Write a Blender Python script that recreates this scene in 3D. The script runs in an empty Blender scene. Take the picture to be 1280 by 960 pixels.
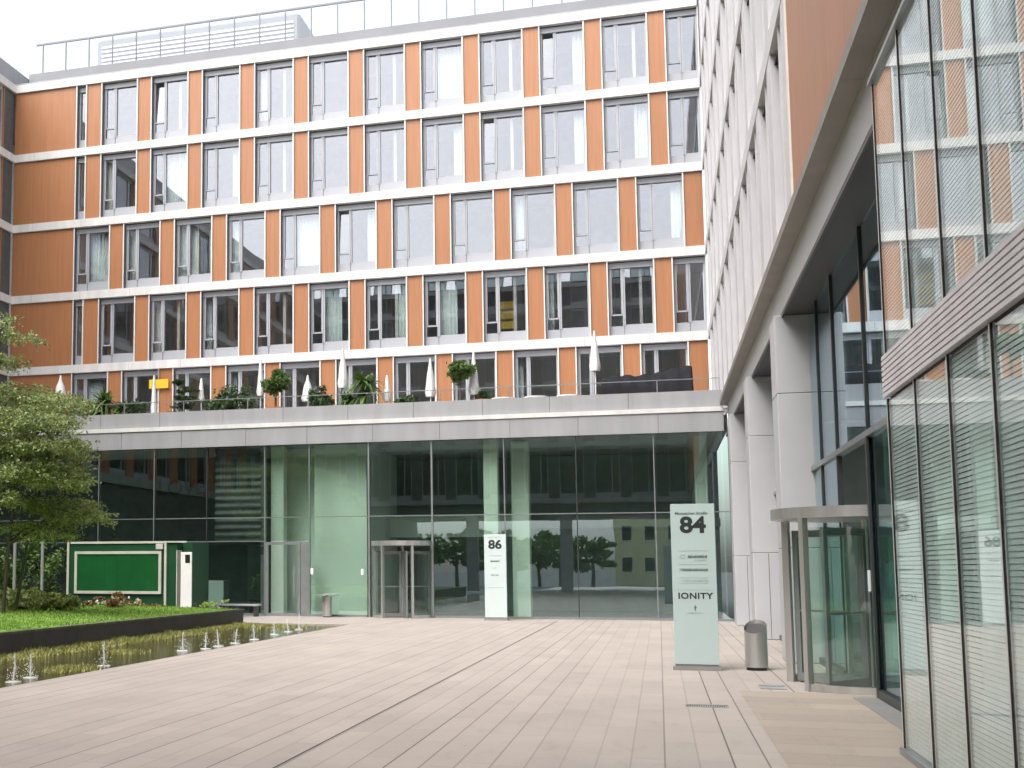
import bpy, math, random
from math import sin, cos, pi, radians
from mathutils import Vector, Matrix, noise

# ------------------------------------------------------------------ camera
sc = bpy.context.scene
col = sc.collection
CAMZ = 1.65
cd = bpy.data.cameras.new('camera')
cam = bpy.data.objects.new('camera', cd)
col.objects.link(cam)
sc.camera = cam
cd.sensor_fit = 'HORIZONTAL'
cd.sensor_width = 36.0
cd.lens = 36.0 * 1500.0 / 1280.0
cd.shift_x = (640.0 - 362.78) / 1280.0
cd.shift_y = (562.67 - 480.0) / 1280.0
cd.clip_start = 0.05
cd.clip_end = 3000
cam.location = (0, 0, CAMZ)
cam.rotation_euler = (pi / 2 + 0.098, 0.0, 0.297)

# ------------------------------------------------------------------ world, sun, exposure
SUN_EL, SUN_AZ = 55.0, 205.0          # azimuth clockwise from +Y
w = bpy.data.worlds.new('World')
sc.world = w
w.use_nodes = True
nt = w.node_tree
bg = nt.nodes['Background']
sky = nt.nodes.new('ShaderNodeTexSky')
sky.sky_type = 'NISHITA'
sky.sun_disc = False
sky.sun_elevation = radians(SUN_EL)
sky.sun_rotation = radians(SUN_AZ)
sky.air_density = 1.0
sky.dust_density = 4.0
sky.ozone_density = 1.0
hsv = nt.nodes.new('ShaderNodeHueSaturation')
hsv.inputs['Saturation'].default_value = 0.30
nt.links.new(sky.outputs[0], hsv.inputs['Color'])
nt.links.new(hsv.outputs[0], bg.inputs['Color'])
bg.inputs['Strength'].default_value = 0.15
sl = bpy.data.lights.new('sun', 'SUN')
sl.energy = 0.7
sl.angle = radians(40)
sl.color = (1.0, 0.96, 0.9)
sun = bpy.data.objects.new('sun', sl)
col.objects.link(sun)
_e, _a = radians(SUN_EL), radians(SUN_AZ)
_d = Vector((sin(_a) * cos(_e), cos(_a) * cos(_e), sin(_e)))
sun.rotation_euler = _d.to_track_quat('Z', 'Y').to_euler()
sc.view_settings.view_transform = 'Standard'
sc.view_settings.look = 'None'
sc.view_settings.exposure = 1.45
sc.view_settings.gamma = 1.0
sc.view_settings.use_curve_mapping = False
sc.render.engine = 'CYCLES'
try:
    sc.cycles.transparent_max_bounces = 24
    sc.cycles.max_bounces = 10
    sc.cycles.caustics_reflective = False
    sc.cycles.caustics_refractive = False
except Exception:
    pass

R = random.Random(7)

# ------------------------------------------------------------------ materials
def node_mat(name):
    m = bpy.data.materials.new(name)
    m.use_nodes = True
    n = m.node_tree
    return m, n, n.nodes['Principled BSDF']

def mat(name, c, rough=0.6, metal=0.0, var=0.08, scale=3.0, bump=0.0, bscale=40.0, stretch=None, spec=0.5):
    """plain surface with a gentle procedural variation of tone and an optional fine bump"""
    m, n, b = node_mat(name)
    N, L = n.nodes, n.links
    b.inputs['Roughness'].default_value = rough
    b.inputs['Metallic'].default_value = metal
    b.inputs['Specular IOR Level'].default_value = spec
    tc = N.new('ShaderNodeTexCoord')
    mp = N.new('ShaderNodeMapping')
    if stretch: mp.inputs['Scale'].default_value = stretch
    L.new(tc.outputs['Object'], mp.inputs[0])
    nz = N.new('ShaderNodeTexNoise')
    nz.inputs['Scale'].default_value = scale
    nz.inputs['Detail'].default_value = 5
    L.new(mp.outputs[0], nz.inputs['Vector'])
    mx = N.new('ShaderNodeMix'); mx.data_type = 'RGBA'
    mx.inputs[6].default_value = (*[max(0, v * (1 - var)) for v in c], 1)
    mx.inputs[7].default_value = (*[min(1, v * (1 + var)) for v in c], 1)
    mr = N.new('ShaderNodeMapRange')
    mr.inputs[1].default_value = 0.3; mr.inputs[2].default_value = 0.7
    L.new(nz.outputs[0], mr.inputs[0])
    L.new(mr.outputs[0], mx.inputs[0])
    L.new(mx.outputs[2], b.inputs['Base Color'])
    if bump:
        n2 = N.new('ShaderNodeTexNoise'); n2.inputs['Scale'].default_value = bscale
        L.new(mp.outputs[0], n2.inputs['Vector'])
        bp = N.new('ShaderNodeBump'); bp.inputs['Strength'].default_value = bump; bp.inputs['Distance'].default_value = 0.01
        L.new(n2.outputs[0], bp.inputs['Height']); L.new(bp.outputs[0], b.inputs['Normal'])
    return m

def glass(name, tint, f0, rough=0.0, wob=0.0, refl=(1, 1, 1), power=5.0):
    """architectural glass: tinted straight-through light plus a Fresnel mirror reflection"""
    m = bpy.data.materials.new(name)
    m.use_nodes = True
    n = m.node_tree; N, L = n.nodes, n.links
    N.clear()
    out = N.new('ShaderNodeOutputMaterial')
    mix = N.new('ShaderNodeMixShader')
    tr = N.new('ShaderNodeBsdfTransparent'); tr.inputs[0].default_value = (*tint, 1)
    gl = N.new('ShaderNodeBsdfGlossy'); gl.inputs['Roughness'].default_value = rough; gl.inputs[0].default_value = (*refl, 1)
    lw = N.new('ShaderNodeLayerWeight'); lw.inputs['Blend'].default_value = 0.5
    pw = N.new('ShaderNodeMath'); pw.operation = 'POWER'; pw.inputs[1].default_value = power
    L.new(lw.outputs['Facing'], pw.inputs[0])
    ma = N.new('ShaderNodeMath'); ma.operation = 'MULTIPLY_ADD'
    ma.inputs[1].default_value = 1 - f0; ma.inputs[2].default_value = f0
    L.new(pw.outputs[0], ma.inputs[0])
    L.new(ma.outputs[0], mix.inputs[0]); L.new(tr.outputs[0], mix.inputs[1]); L.new(gl.outputs[0], mix.inputs[2])
    if wob:
        geo = N.new('ShaderNodeNewGeometry')
        nz = N.new('ShaderNodeTexNoise'); nz.inputs['Scale'].default_value = 0.9; nz.inputs['Detail'].default_value = 1
        L.new(geo.outputs['Position'], nz.inputs['Vector'])
        bp = N.new('ShaderNodeBump'); bp.inputs['Strength'].default_value = 1.0; bp.inputs['Distance'].default_value = wob
        L.new(nz.outputs[0], bp.inputs['Height']); L.new(bp.outputs[0], gl.inputs['Normal'])
    L.new(mix.outputs[0], out.inputs[0])
    return m

def leaf_mat(name, c1, c2, rough=0.6, trans=0.25):
    m, n, b = node_mat(name)
    N, L = n.nodes, n.links
    geo = N.new('ShaderNodeNewGeometry')
    mx = N.new('ShaderNodeMix'); mx.data_type = 'RGBA'
    mx.inputs[6].default_value = (*c1, 1); mx.inputs[7].default_value = (*c2, 1)
    nz = N.new('ShaderNodeTexNoise'); nz.inputs['Scale'].default_value = 1.3
    L.new(geo.outputs['Position'], nz.inputs['Vector'])
    ad = N.new('ShaderNodeMath'); ad.operation = 'ADD'
    mr = N.new('ShaderNodeMapRange'); mr.inputs[1].default_value = 0.55; mr.inputs[2].default_value = 1.35
    L.new(geo.outputs['Random Per Island'], ad.inputs[0]); L.new(nz.outputs[0], ad.inputs[1])
    L.new(ad.outputs[0], mr.inputs[0]); L.new(mr.outputs[0], mx.inputs[0])
    L.new(mx.outputs[2], b.inputs['Base Color'])
    b.inputs['Roughness'].default_value = rough
    tb = N.new('ShaderNodeBsdfTranslucent'); L.new(mx.outputs[2], tb.inputs[0])
    ms = N.new('ShaderNodeMixShader'); ms.inputs[0].default_value = trans
    L.new(b.outputs[0], ms.inputs[1]); L.new(tb.outputs[0], ms.inputs[2])
    L.new(ms.outputs[0], N['Material Output'].inputs[0])
    return m

def paving_mat(name, c, pitch, jw, cross, dark=0.25, tone=0.10, swap=False, strong=True):
    """long narrow slabs: joints along world Y every `pitch` metres, some of them dark, plus faint cross joints"""
    m, n, b = node_mat(name)
    N, L = n.nodes, n.links
    geo = N.new('ShaderNodeNewGeometry')
    sp = N.new('ShaderNodeSeparateXYZ'); L.new(geo.outputs['Position'], sp.inputs[0])
    U, V = (sp.outputs[1], sp.outputs[0]) if swap else (sp.outputs[0], sp.outputs[1])
    def math_(op, a, bb=None, c_=None):
        q = N.new('ShaderNodeMath'); q.operation = op
        for i, v in enumerate((a, bb, c_)):
            if v is None: continue
            if isinstance(v, (int, float)): q.inputs[i].default_value = v
            else: L.new(v, q.inputs[i])
        return q.outputs[0]
    u = math_('DIVIDE', U, pitch)
    row = math_('FLOOR', u)
    fu = math_('ABSOLUTE', math_('SUBTRACT', math_('FRACT', u), 0.5))       # .5 at the joint
    near = math_('ROUND', u)                                                # index of the nearest joint
    wn = N.new('ShaderNodeTexWhiteNoise'); wn.noise_dimensions = '1D'
    L.new(near, wn.inputs['W'])
    j1 = math_('GREATER_THAN', fu, 0.5 - jw / pitch)
    if strong: j1 = math_('MULTIPLY', j1, math_('MULTIPLY_ADD', math_('POWER', wn.outputs['Value'], 1.6), 0.8, 0.2))
    wr = N.new('ShaderNodeTexWhiteNoise'); wr.noise_dimensions = '1D'; L.new(row, wr.inputs['W'])
    v = math_('ADD', math_('DIVIDE', V, cross), wr.outputs['Value'])
    fv = math_('ABSOLUTE', math_('SUBTRACT', math_('FRACT', v), 0.5))
    j2 = math_('MULTIPLY', math_('GREATER_THAN', fv, 0.5 - jw * 0.6 / cross), 0.35)
    j = math_('MAXIMUM', j1, j2)
    cell = N.new('ShaderNodeCombineXYZ'); L.new(row, cell.inputs[0]); L.new(math_('FLOOR', v), cell.inputs[1])
    wc = N.new('ShaderNodeTexWhiteNoise'); wc.noise_dimensions = '2D'; L.new(cell.outputs[0], wc.inputs['Vector'])
    nz = N.new('ShaderNodeTexNoise'); nz.inputs['Scale'].default_value = 0.55; nz.inputs['Detail'].default_value = 7
    nz.inputs['Roughness'].default_value = 0.62
    L.new(geo.outputs['Position'], nz.inputs['Vector'])
    nf = N.new('ShaderNodeTexNoise'); nf.inputs['Scale'].default_value = 60; nf.inputs['Detail'].default_value = 3
    L.new(geo.outputs['Position'], nf.inputs['Vector'])
    t = math_('ADD', math_('MULTIPLY', math_('SUBTRACT', wc.outputs['Value'], 0.5), tone),
              math_('ADD', math_('MULTIPLY', math_('SUBTRACT', nz.outputs[0], 0.5), 0.35), math_('MULTIPLY', math_('SUBTRACT', nf.outputs[0], 0.5), 0.22)))
    val = math_('MULTIPLY', math_('ADD', 1.0, t), math_('SUBTRACT', 1.0, math_('MULTIPLY', j, 1 - dark)))
    ns = N.new('ShaderNodeTexNoise'); ns.inputs['Scale'].default_value = 2.3; ns.inputs['Detail'].default_value = 8; ns.inputs['Roughness'].default_value = 0.7
    mps = N.new('ShaderNodeMapping'); mps.inputs['Scale'].default_value = (1.6, .5, 1); L.new(geo.outputs['Position'], mps.inputs[0]); L.new(mps.outputs[0], ns.inputs['Vector'])
    stn = N.new('ShaderNodeMapRange'); stn.inputs[1].default_value = .55; stn.inputs[2].default_value = .8; stn.inputs[3].default_value = 1.0; stn.inputs[4].default_value = .82
    L.new(ns.outputs[0], stn.inputs[0])
    vo = N.new('ShaderNodeTexVoronoi'); vo.inputs['Scale'].default_value = 1.1; L.new(geo.outputs['Position'], vo.inputs['Vector'])
    gum = math_('SUBTRACT', 1.0, math_('MULTIPLY', math_('LESS_THAN', vo.outputs['Distance'], .028), .3))
    val = math_('MULTIPLY', val, math_('MULTIPLY', stn.outputs[0], gum))
    vm = N.new('ShaderNodeVectorMath'); vm.operation = 'SCALE'; vm.inputs[0].default_value = c
    L.new(val, vm.inputs['Scale'])
    L.new(vm.outputs[0], b.inputs['Base Color'])
    b.inputs['Roughness'].default_value = 0.75
    b.inputs['Specular IOR Level'].default_value = 0.3
    bp = N.new('ShaderNodeBump'); bp.inputs['Strength'].default_value = 0.35; bp.inputs['Distance'].default_value = 0.006
    L.new(math_('SUBTRACT', nf.outputs[0], math_('MULTIPLY', j, 2.0)), bp.inputs['Height'])
    L.new(bp.outputs[0], b.inputs['Normal'])
    return m

def cladding_mat(name, c, ribs=9.0):
    """fired orange boards with fine grooves and slight tone shifts between boards"""
    m, n, b = node_mat(name)
    N, L = n.nodes, n.links
    geo = N.new('ShaderNodeNewGeometry')
    sp = N.new('ShaderNodeSeparateXYZ'); L.new(geo.outputs['Position'], sp.inputs[0])
    nz = N.new('ShaderNodeTexNoise'); nz.inputs['Scale'].default_value = 1.0; nz.inputs['Detail'].default_value = 6
    mp = N.new('ShaderNodeMapping'); mp.inputs['Scale'].default_value = (9, 9, 0.5)
    L.new(geo.outputs['Position'], mp.inputs[0]); L.new(mp.outputs[0], nz.inputs['Vector'])
    mx = N.new('ShaderNodeMix'); mx.data_type = 'RGBA'
    mx.inputs[6].default_value = (*[v * 0.88 for v in c], 1); mx.inputs[7].default_value = (*[min(1, v * 1.12) for v in c], 1)
    mr = N.new('ShaderNodeMapRange'); mr.inputs[1].default_value = 0.25; mr.inputs[2].default_value = 0.75
    L.new(nz.outputs[0], mr.inputs[0]); L.new(mr.outputs[0], mx.inputs[0])
    L.new(mx.outputs[2], b.inputs['Base Color'])
    b.inputs['Roughness'].default_value = 0.42
    wv = N.new('ShaderNodeMath'); wv.operation = 'FRACT'
    mu = N.new('ShaderNodeMath'); mu.operation = 'MULTIPLY'; mu.inputs[1].default_value = ribs
    ad = N.new('ShaderNodeMath'); ad.operation = 'ADD'
    L.new(sp.outputs[0], ad.inputs[0]); L.new(sp.outputs[1], ad.inputs[1])
    L.new(ad.outputs[0], mu.inputs[0]); L.new(mu.outputs[0], wv.inputs[0])
    bp = N.new('ShaderNodeBump'); bp.inputs['Strength'].default_value = 0.12; bp.inputs['Distance'].default_value = 0.008
    gt = N.new('ShaderNodeMath'); gt.operation = 'GREATER_THAN'; gt.inputs[1].default_value = 0.12
    L.new(wv.outputs[0], gt.inputs[0]); L.new(gt.outputs[0], bp.inputs['Height']); L.new(bp.outputs[0], b.inputs['Normal'])
    return m

M = {}
M['orange'] = cladding_mat('orange_cladding', (0.37, 0.160, 0.070))
M['band'] = mat('white_band', (0.64, 0.63, 0.615), 0.45, var=0.10, scale=1.2, stretch=(2.5, 2.5, 0.25))
M['trim'] = mat('pale_trim', (0.70, 0.69, 0.66), 0.4, var=0.05)
M['joint_shade'] = mat('frame_joint_and_shade', (0.10, 0.10, 0.11), 0.5)  # mullion joints, and painted shadow at window heads and left reveals
M['frame'] = mat('grey_frame', (0.37, 0.38, 0.41), 0.4, var=0.06, scale=1.0)
M['pier'] = mat('pale_pier', (0.60, 0.59, 0.61), 0.5, var=0.06, scale=1.2)
M['dark'] = mat('dark_gap_and_shade', (0.02, 0.021, 0.024), 0.6)
M['fascia'] = mat('silver_panel', (0.33, 0.33, 0.345), 0.45, metal=0.1, var=0.10, scale=1.0, stretch=(2, 2, 0.3))
M['roof_grey'] = mat('roof_grey', (0.20, 0.205, 0.22), 0.5, var=0.06, scale=0.6)
M['cornice'] = mat('warm_grey_metal', (0.25, 0.232, 0.21), 0.5, metal=0.1, var=0.10, scale=1.4)
M['beam'] = mat('pale_concrete', (0.44, 0.44, 0.44), 0.6, var=0.06, scale=1.0, bump=0.1)
M['pillar'] = mat('pillar_panel', (0.50, 0.50, 0.52), 0.5, var=0.05, scale=0.9, bump=0.06)
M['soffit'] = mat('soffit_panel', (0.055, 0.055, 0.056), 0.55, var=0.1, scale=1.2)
M['room_wall'] = mat('room_wall', (0.70, 0.68, 0.62), 0.8)
M['room_floor'] = mat('room_carpet', (0.12, 0.12, 0.13), 0.9)
M['room_ceil'] = mat('room_ceiling', (0.6, 0.6, 0.6), 0.9)
M['lobby_dark'] = mat('dark_lobby_wall', (0.085, 0.092, 0.095), 0.7, var=0.2)
M['lobby_mid'] = mat('lobby_wall', (0.34, 0.38, 0.36), 0.7)
M['lobby_pale'] = mat('pale_lobby_wall', (0.80, 0.86, 0.80), 0.5, var=0.04, scale=0.7)
M['lobby_floor'] = mat('stone_floor', (0.24, 0.25, 0.25), 0.25, var=0.1)
M['mullion'] = mat('grey_mullion', (0.33, 0.35, 0.36), 0.35, metal=0.6)
M['mullion_dark'] = mat('dark_mullion', (0.055, 0.06, 0.065), 0.4, metal=0.3)
M['steel'] = mat('brushed_steel', (0.58, 0.575, 0.56), 0.36, metal=0.75, var=0.12, scale=6, stretch=(1, 1, 0.08))
M['steel_dark'] = mat('dark_steel', (0.10, 0.095, 0.09), 0.4, metal=0.6)
M['white'] = mat('white_paint', (0.80, 0.80, 0.79), 0.5, var=0.04)
M['cloth'] = mat('white_canvas', (0.82, 0.82, 0.80), 0.85, var=0.06, scale=8)
M['black'] = mat('black_plastic', (0.015, 0.015, 0.017), 0.35)
M['ink'] = mat('black_lettering', (0.015, 0.022, 0.022), 0.6)
M['ink_soft'] = mat('grey_lettering', (0.12, 0.16, 0.16), 0.6)
M['rule'] = mat('thin_rule', (0.33, 0.43, 0.42), 0.6)
def frosted_mat():
    m, n, b = node_mat('added_frosted_mint')
    b.inputs['Base Color'].default_value = (.62, .78, .70, 1); b.inputs['Roughness'].default_value = .25
    tb = n.nodes.new('ShaderNodeBsdfTranslucent'); tb.inputs[0].default_value = (.72, .90, .82, 1)
    ms = n.nodes.new('ShaderNodeMixShader'); ms.inputs[0].default_value = .6
    n.links.new(b.outputs[0], ms.inputs[1]); n.links.new(tb.outputs[0], ms.inputs[2])
    n.links.new(ms.outputs[0], n.nodes['Material Output'].inputs[0])
    return m
M['frosted'] = frosted_mat()  # for the added wall that passes rear daylight towards the door
M['mint'] = mat('mint_glass_face', (0.46, 0.565, 0.56), 0.12, var=0.03, scale=1.2)
M['mint_pale'] = mat('pale_mint_glass_face', (0.58, 0.66, 0.66), 0.12, var=0.03, scale=1.2)
M['plinth'] = mat('grey_plinth', (0.26, 0.25, 0.24), 0.5)
M['green'] = mat('green_paint', (0.006, 0.085, 0.022), 0.35, var=0.12, scale=2)
M['green_dark'] = mat('dark_green_paint', (0.006, 0.055, 0.022), 0.45, var=0.12, scale=2)
M['cream'] = mat('cream_edge', (0.52, 0.52, 0.46), 0.5)
M['maroon'] = mat('maroon_inside', (0.10, 0.01, 0.012), 0.7)
M['terracotta'] = mat('terracotta', (0.42, 0.14, 0.06), 0.8, var=0.15, scale=9)
M['soil'] = mat('dark_soil', (0.05, 0.035, 0.025), 0.95, bump=0.4)
M['bark'] = mat('bark', (0.10, 0.085, 0.065), 0.9, var=0.3, scale=9, bump=0.5, stretch=(1, 1, 0.25))
M['tarp'] = mat('black_tarpaulin', (0.012, 0.012, 0.016), 0.75, var=0.2, scale=5, bump=0.25, bscale=9, spec=0.2)
M['wood'] = mat('brown_wood', (0.12, 0.065, 0.04), 0.6, var=0.2, scale=8)
M['yellow'] = mat('yellow_paint', (0.70, 0.48, 0.03), 0.5)
M['red'] = mat('red_card', (0.35, 0.03, 0.03), 0.6)
M['curtain'] = mat('pale_curtain', (0.66, 0.74, 0.68), 0.85, var=0.08, scale=5)
M['curtain_grey'] = mat('grey_blind', (0.10, 0.105, 0.105), 0.7, var=0.2, scale=4)
M['slat'] = mat('pale_slat', (0.86, 0.92, 0.90), 0.45)
M['slat_pale'] = mat('white_slat', (0.90, 0.92, 0.93), 0.45)
M['louvre'] = mat('louvre_metal', (0.74, 0.71, 0.72), 0.5, metal=0.0)
M['stone_dark'] = mat('dark_stone_wall', (0.042, 0.036, 0.042), 0.55, var=0.25, scale=2.5, bump=0.2, bscale=12)
M['stone_cap'] = mat('mossy_stone_cap', (0.11, 0.12, 0.075), 0.8, var=0.3, scale=5)
M['glass_window'] = glass('window_glass', (0.86, 0.88, 0.89), 0.148, 0.0, 0.0012, (.94, .95, 1))
M['glass_lobby'] = glass('lobby_glass', (0.87, 0.945, 0.90), 0.145, 0.0, 0.0006, (.78, .90, 1))  # blue mirror tint stands in for skylight on the reflected shade
M['glass_door'] = glass('door_glass', (0.92, 0.97, 0.945), 0.045)
M['glass_annex'] = glass('annex_glass', (0.95, 0.985, 0.98), 0.045, 0.0, 0.0, (1, 1, 1), 6.5)
M['glass_dull'] = glass('dulled_glass', (0.5, 0.55, 0.55), 0.03)  # dark tint and weak mirror keep orange out of the lobby reflection
M['glass_rail'] = glass('rail_glass', (0.97, 0.98, 0.98), 0.008)
M['glass_roof'] = glass('roof_rail_glass', (0.90, 0.93, 0.95), 0.05)
M['paving'] = paving_mat('long_slab_paving', (0.40, 0.352, 0.314), 0.28, 0.008, 1.9)
M['paving_tan'] = paving_mat('tan_plank_paving', (0.36, 0.308, 0.255), 0.62, 0.004, 1.4, tone=0.14, swap=True, strong=False, dark=0.5)
M['grass_soil'] = mat('turf', (0.17, 0.32, 0.045), 0.9, var=0.35, scale=3.5, bump=0.6, bscale=30)
M['blade'] = leaf_mat('grass_blades', (0.15, 0.27, 0.035), (0.34, 0.48, 0.10), 0.6, 0.3)
M['moss'] = leaf_mat('bank_plants', (0.16, 0.18, 0.04), (0.46, 0.45, 0.16), 0.7, 0.2)
M['leaf'] = leaf_mat('tree_leaves', (0.125, 0.18, 0.06), (0.42, 0.47, 0.20), 0.55, 0.4)
M['leaf_dark'] = leaf_mat('dark_leaves', (0.02, 0.045, 0.015), (0.09, 0.15, 0.05), 0.5, 0.2)
M['leaf_mid'] = leaf_mat('mid_leaves', (0.045, 0.09, 0.02), (0.15, 0.25, 0.06), 0.5, 0.25)
M['leaf_shrub'] = leaf_mat('shrub_leaves', (0.17, 0.25, 0.06), (0.62, 0.66, 0.25), 0.5, 0.25)
M['leaf_rust'] = leaf_mat('rust_leaves', (0.12, 0.045, 0.025), (0.34, 0.20, 0.09), 0.6, 0.25)
M['petal'] = mat('pale_petals', (0.75, 0.62, 0.55), 0.7)
M['asphalt'] = mat('asphalt', (0.055, 0.055, 0.057), 0.9, var=0.2, scale=2)
M['plaster'] = mat('yellow_plaster', (0.85, 0.80, 0.46), 0.8, var=0.06)

def water_mat():
    m, n, b = node_mat('shallow_water')
    N, L = n.nodes, n.links
    geo = N.new('ShaderNodeNewGeometry')
    nz = N.new('ShaderNodeTexNoise'); nz.inputs['Scale'].default_value = 1.6; nz.inputs['Detail'].default_value = 6
    L.new(geo.outputs['Position'], nz.inputs['Vector'])
    cr = N.new('ShaderNodeValToRGB')
    cr.color_ramp.elements[0].position = 0.36; cr.color_ramp.elements[0].color = (0.035, 0.026, 0.014, 1)
    cr.color_ramp.elements[1].position = 0.68; cr.color_ramp.elements[1].color = (0.10, 0.10, 0.035, 1)
    L.new(nz.outputs[0], cr.inputs[0]); L.new(cr.outputs[0], b.inputs['Base Color'])
    b.inputs['Roughness'].default_value = 0.06
    mp = N.new('ShaderNodeMapping'); mp.inputs['Scale'].default_value = (5, 9, 1)
    L.new(geo.outputs['Position'], mp.inputs[0])
    n2 = N.new('ShaderNodeTexNoise'); n2.inputs['Scale'].default_value = 1.5; n2.inputs['Detail'].default_value = 3
    L.new(mp.outputs[0], n2.inputs['Vector'])
    bp = N.new('ShaderNodeBump'); bp.inputs['Strength'].default_value = 0.35; bp.inputs['Distance'].default_value = 0.03
    L.new(n2.outputs[0], bp.inputs['Height']); L.new(bp.outputs[0], b.inputs['Normal'])
    return m
M['water'] = water_mat()

def spray_mat():
    m, n, b = node_mat('white_spray')
    b.inputs['Base Color'].default_value = (0.9, 0.92, 0.92, 1)
    b.inputs['Roughness'].default_value = 0.25
    tr = n.nodes.new('ShaderNodeBsdfTransparent')
    ms = n.nodes.new('ShaderNodeMixShader'); ms.inputs[0].default_value = 0.45
    n.links.new(b.outputs[0], ms.inputs[1]); n.links.new(tr.outputs[0], ms.inputs[2])
    n.links.new(ms.outputs[0], n.nodes['Material Output'].inputs[0])
    return m
M['spray'] = spray_mat()

# ------------------------------------------------------------------ mesh helpers
class MB:
    def __init__(s, off=(0, 0, 0)):
        s.v = []; s.f = []; s.mi = []; s.off = Vector(off); s.sm = []
    def add(s, vs, fs, mi=0, smooth=False):
        b = len(s.v)
        ox, oy, oz = s.off
        s.v += [(p[0] - ox, p[1] - oy, p[2] - oz) for p in vs]
        s.f += [tuple(b + i for i in f) for f in fs]
        s.mi += [mi] * len(fs); s.sm += [smooth] * len(fs)
        return s
    def box(s, x0, x1, y0, y1, z0, z1, mi=0):
        vs = [(x0, y0, z0), (x1, y0, z0), (x1, y1, z0), (x0, y1, z0), (x0, y0, z1), (x1, y0, z1), (x1, y1, z1), (x0, y1, z1)]
        return s.add(vs, [(0, 3, 2, 1), (4, 5, 6, 7), (0, 1, 5, 4), (1, 2, 6, 5), (2, 3, 7, 6), (3, 0, 4, 7)], mi)
    def cbox(s, x0, x1, y0, y1, z0, z1, c=0.01, mi=0):
        """box with chamfered vertical and top edges"""
        r = [(x0 + c, y0), (x1 - c, y0), (x1, y0 + c), (x1, y1 - c), (x1 - c, y1), (x0 + c, y1), (x0, y1 - c), (x0, y0 + c)]
        cx, cy = (x0 + x1) / 2, (y0 + y1) / 2
        def ins(p): return (p[0] + (c if p[0] < cx else -c), p[1] + (c if p[1] < cy else -c))
        vs = [(*p, z0) for p in r] + [(*p, z1 - c) for p in r] + [(*ins(p), z1) for p in r]
        fs = [(i, (i + 1) % 8, 8 + (i + 1) % 8, 8 + i) for i in range(8)] + [(8 + i, 8 + (i + 1) % 8, 16 + (i + 1) % 8, 16 + i) for i in range(8)]
        fs += [tuple(range(16, 24)), tuple(reversed(range(8)))]
        return s.add(vs, fs, mi)
    def cyl(s, p0, p1, r0, r1=None, n=12, mi=0, cap=True, smooth=True):
        if r1 is None: r1 = r0
        p0, p1 = Vector(p0), Vector(p1)
        d = (p1 - p0)
        if d.length < 1e-6: return s
        q = d.to_track_quat('Z', 'Y')
        vs = []
        for p, r in ((p0, r0), (p1, r1)):
            for i in range(n):
                a = 2 * pi * i / n
                vs.append(p + q @ Vector((r * cos(a), r * sin(a), 0)))
        s.add(vs, [(i, (i + 1) % n, n + (i + 1) % n, n + i) for i in range(n)], mi, smooth)
        if cap: s.add(vs, [tuple(reversed(range(n))), tuple(range(n, 2 * n))], mi)
        return s
    def lathe(s, prof, c, n=16, mi=0, smooth=True, a0=0, a1=2 * pi):
        if len(prof) > 2:                       # every band gets its own vertices, so edges stay crisp
            for q in range(len(prof) - 1): s.lathe(prof[q:q + 2], c, n, mi, smooth, a0, a1)
            return s
        full = abs(a1 - a0 - 2 * pi) < 1e-6
        k = n if full else n + 1
        vs = []
        for r, z in prof:
            for i in range(k):
                a = a0 + (a1 - a0) * i / n
                vs.append((c[0] + r * cos(a), c[1] + r * sin(a), c[2] + z))
        fs = []
        for j in range(len(prof) - 1):
            for i in range(n):
                i2 = (i + 1) % k if full else i + 1
                fs.append((j * k + i, j * k + i2, (j + 1) * k + i2, (j + 1) * k + i))
        return s.add(vs, fs, mi, smooth)
    def leaf(s, p, size, rng, flat=0.0, asp=0.5, mi=0):
        n = Vector((rng.gauss(0, 1), rng.gauss(0, 1), rng.gauss(0, 1) * (1 - flat) + flat * 2.2))
        if n.length < 1e-3: n = Vector((0, 0, 1))
        n.normalize()
        t = n.orthogonal().normalized()
        t = Matrix.Rotation(rng.uniform(0, 2 * pi), 3, n) @ t
        b = n.cross(t)
        L_ = size * rng.uniform(0.6, 1.3); W_ = L_ * asp
        p = Vector(p)
        return s.add([p - t * L_ * .5, p + b * W_ * .5, p + t * L_ * .5, p - b * W_ * .5], [(0, 1, 2, 3)], mi)
    def cloud(s, c, r, n, size, rng, flat=0.0, asp=0.5, shell=0.35, mi=0):
        """leaves through an uneven ellipsoid, denser to its outside and pulled into clumps"""
        cl = []
        k = max(4, n // 45)
        for i in range(k):
            d = Vector((rng.gauss(0, 1), rng.gauss(0, 1), rng.gauss(0, 1))).normalized() * (shell + (1 - shell) * rng.random() ** 0.6)
            cl.append(d)
        for i in range(n):
            d = rng.choice(cl) + Vector((rng.gauss(0, .13), rng.gauss(0, .13), rng.gauss(0, .13)))
            s.leaf((c[0] + d.x * r[0], c[1] + d.y * r[1], c[2] + d.z * r[2]), size, rng, flat, asp, mi)
        return s
    def build(s, name, mats, parent=None, loc=None):
        me = bpy.data.meshes.new(name)
        me.from_pydata(s.v, [], s.f)
        if not isinstance(mats, (list, tuple)): mats = [mats]
        for m in mats: me.materials.append(M[m] if isinstance(m, str) else m)
        me.polygons.foreach_set('material_index', s.mi)
        me.polygons.foreach_set('use_smooth', s.sm)
        me.update()
        o = bpy.data.objects.new(name, me)
        col.objects.link(o)
        if parent: o.parent = parent
        if loc: o.location = loc
        return o

def thing(name, label, cat, loc=(0, 0, 0), rz=0.0, group=None):
    o = bpy.data.objects.new(name, None)
    o.empty_display_size = 0.2
    col.objects.link(o)
    o.location = loc; o.rotation_euler = (0, 0, rz)
    o['label'] = label; o['category'] = cat
    if group: o['group'] = group
    return o

def tag(o, label, cat, group=None):
    o['label'] = label; o['category'] = cat
    if group: o['group'] = group
    return o

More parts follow.
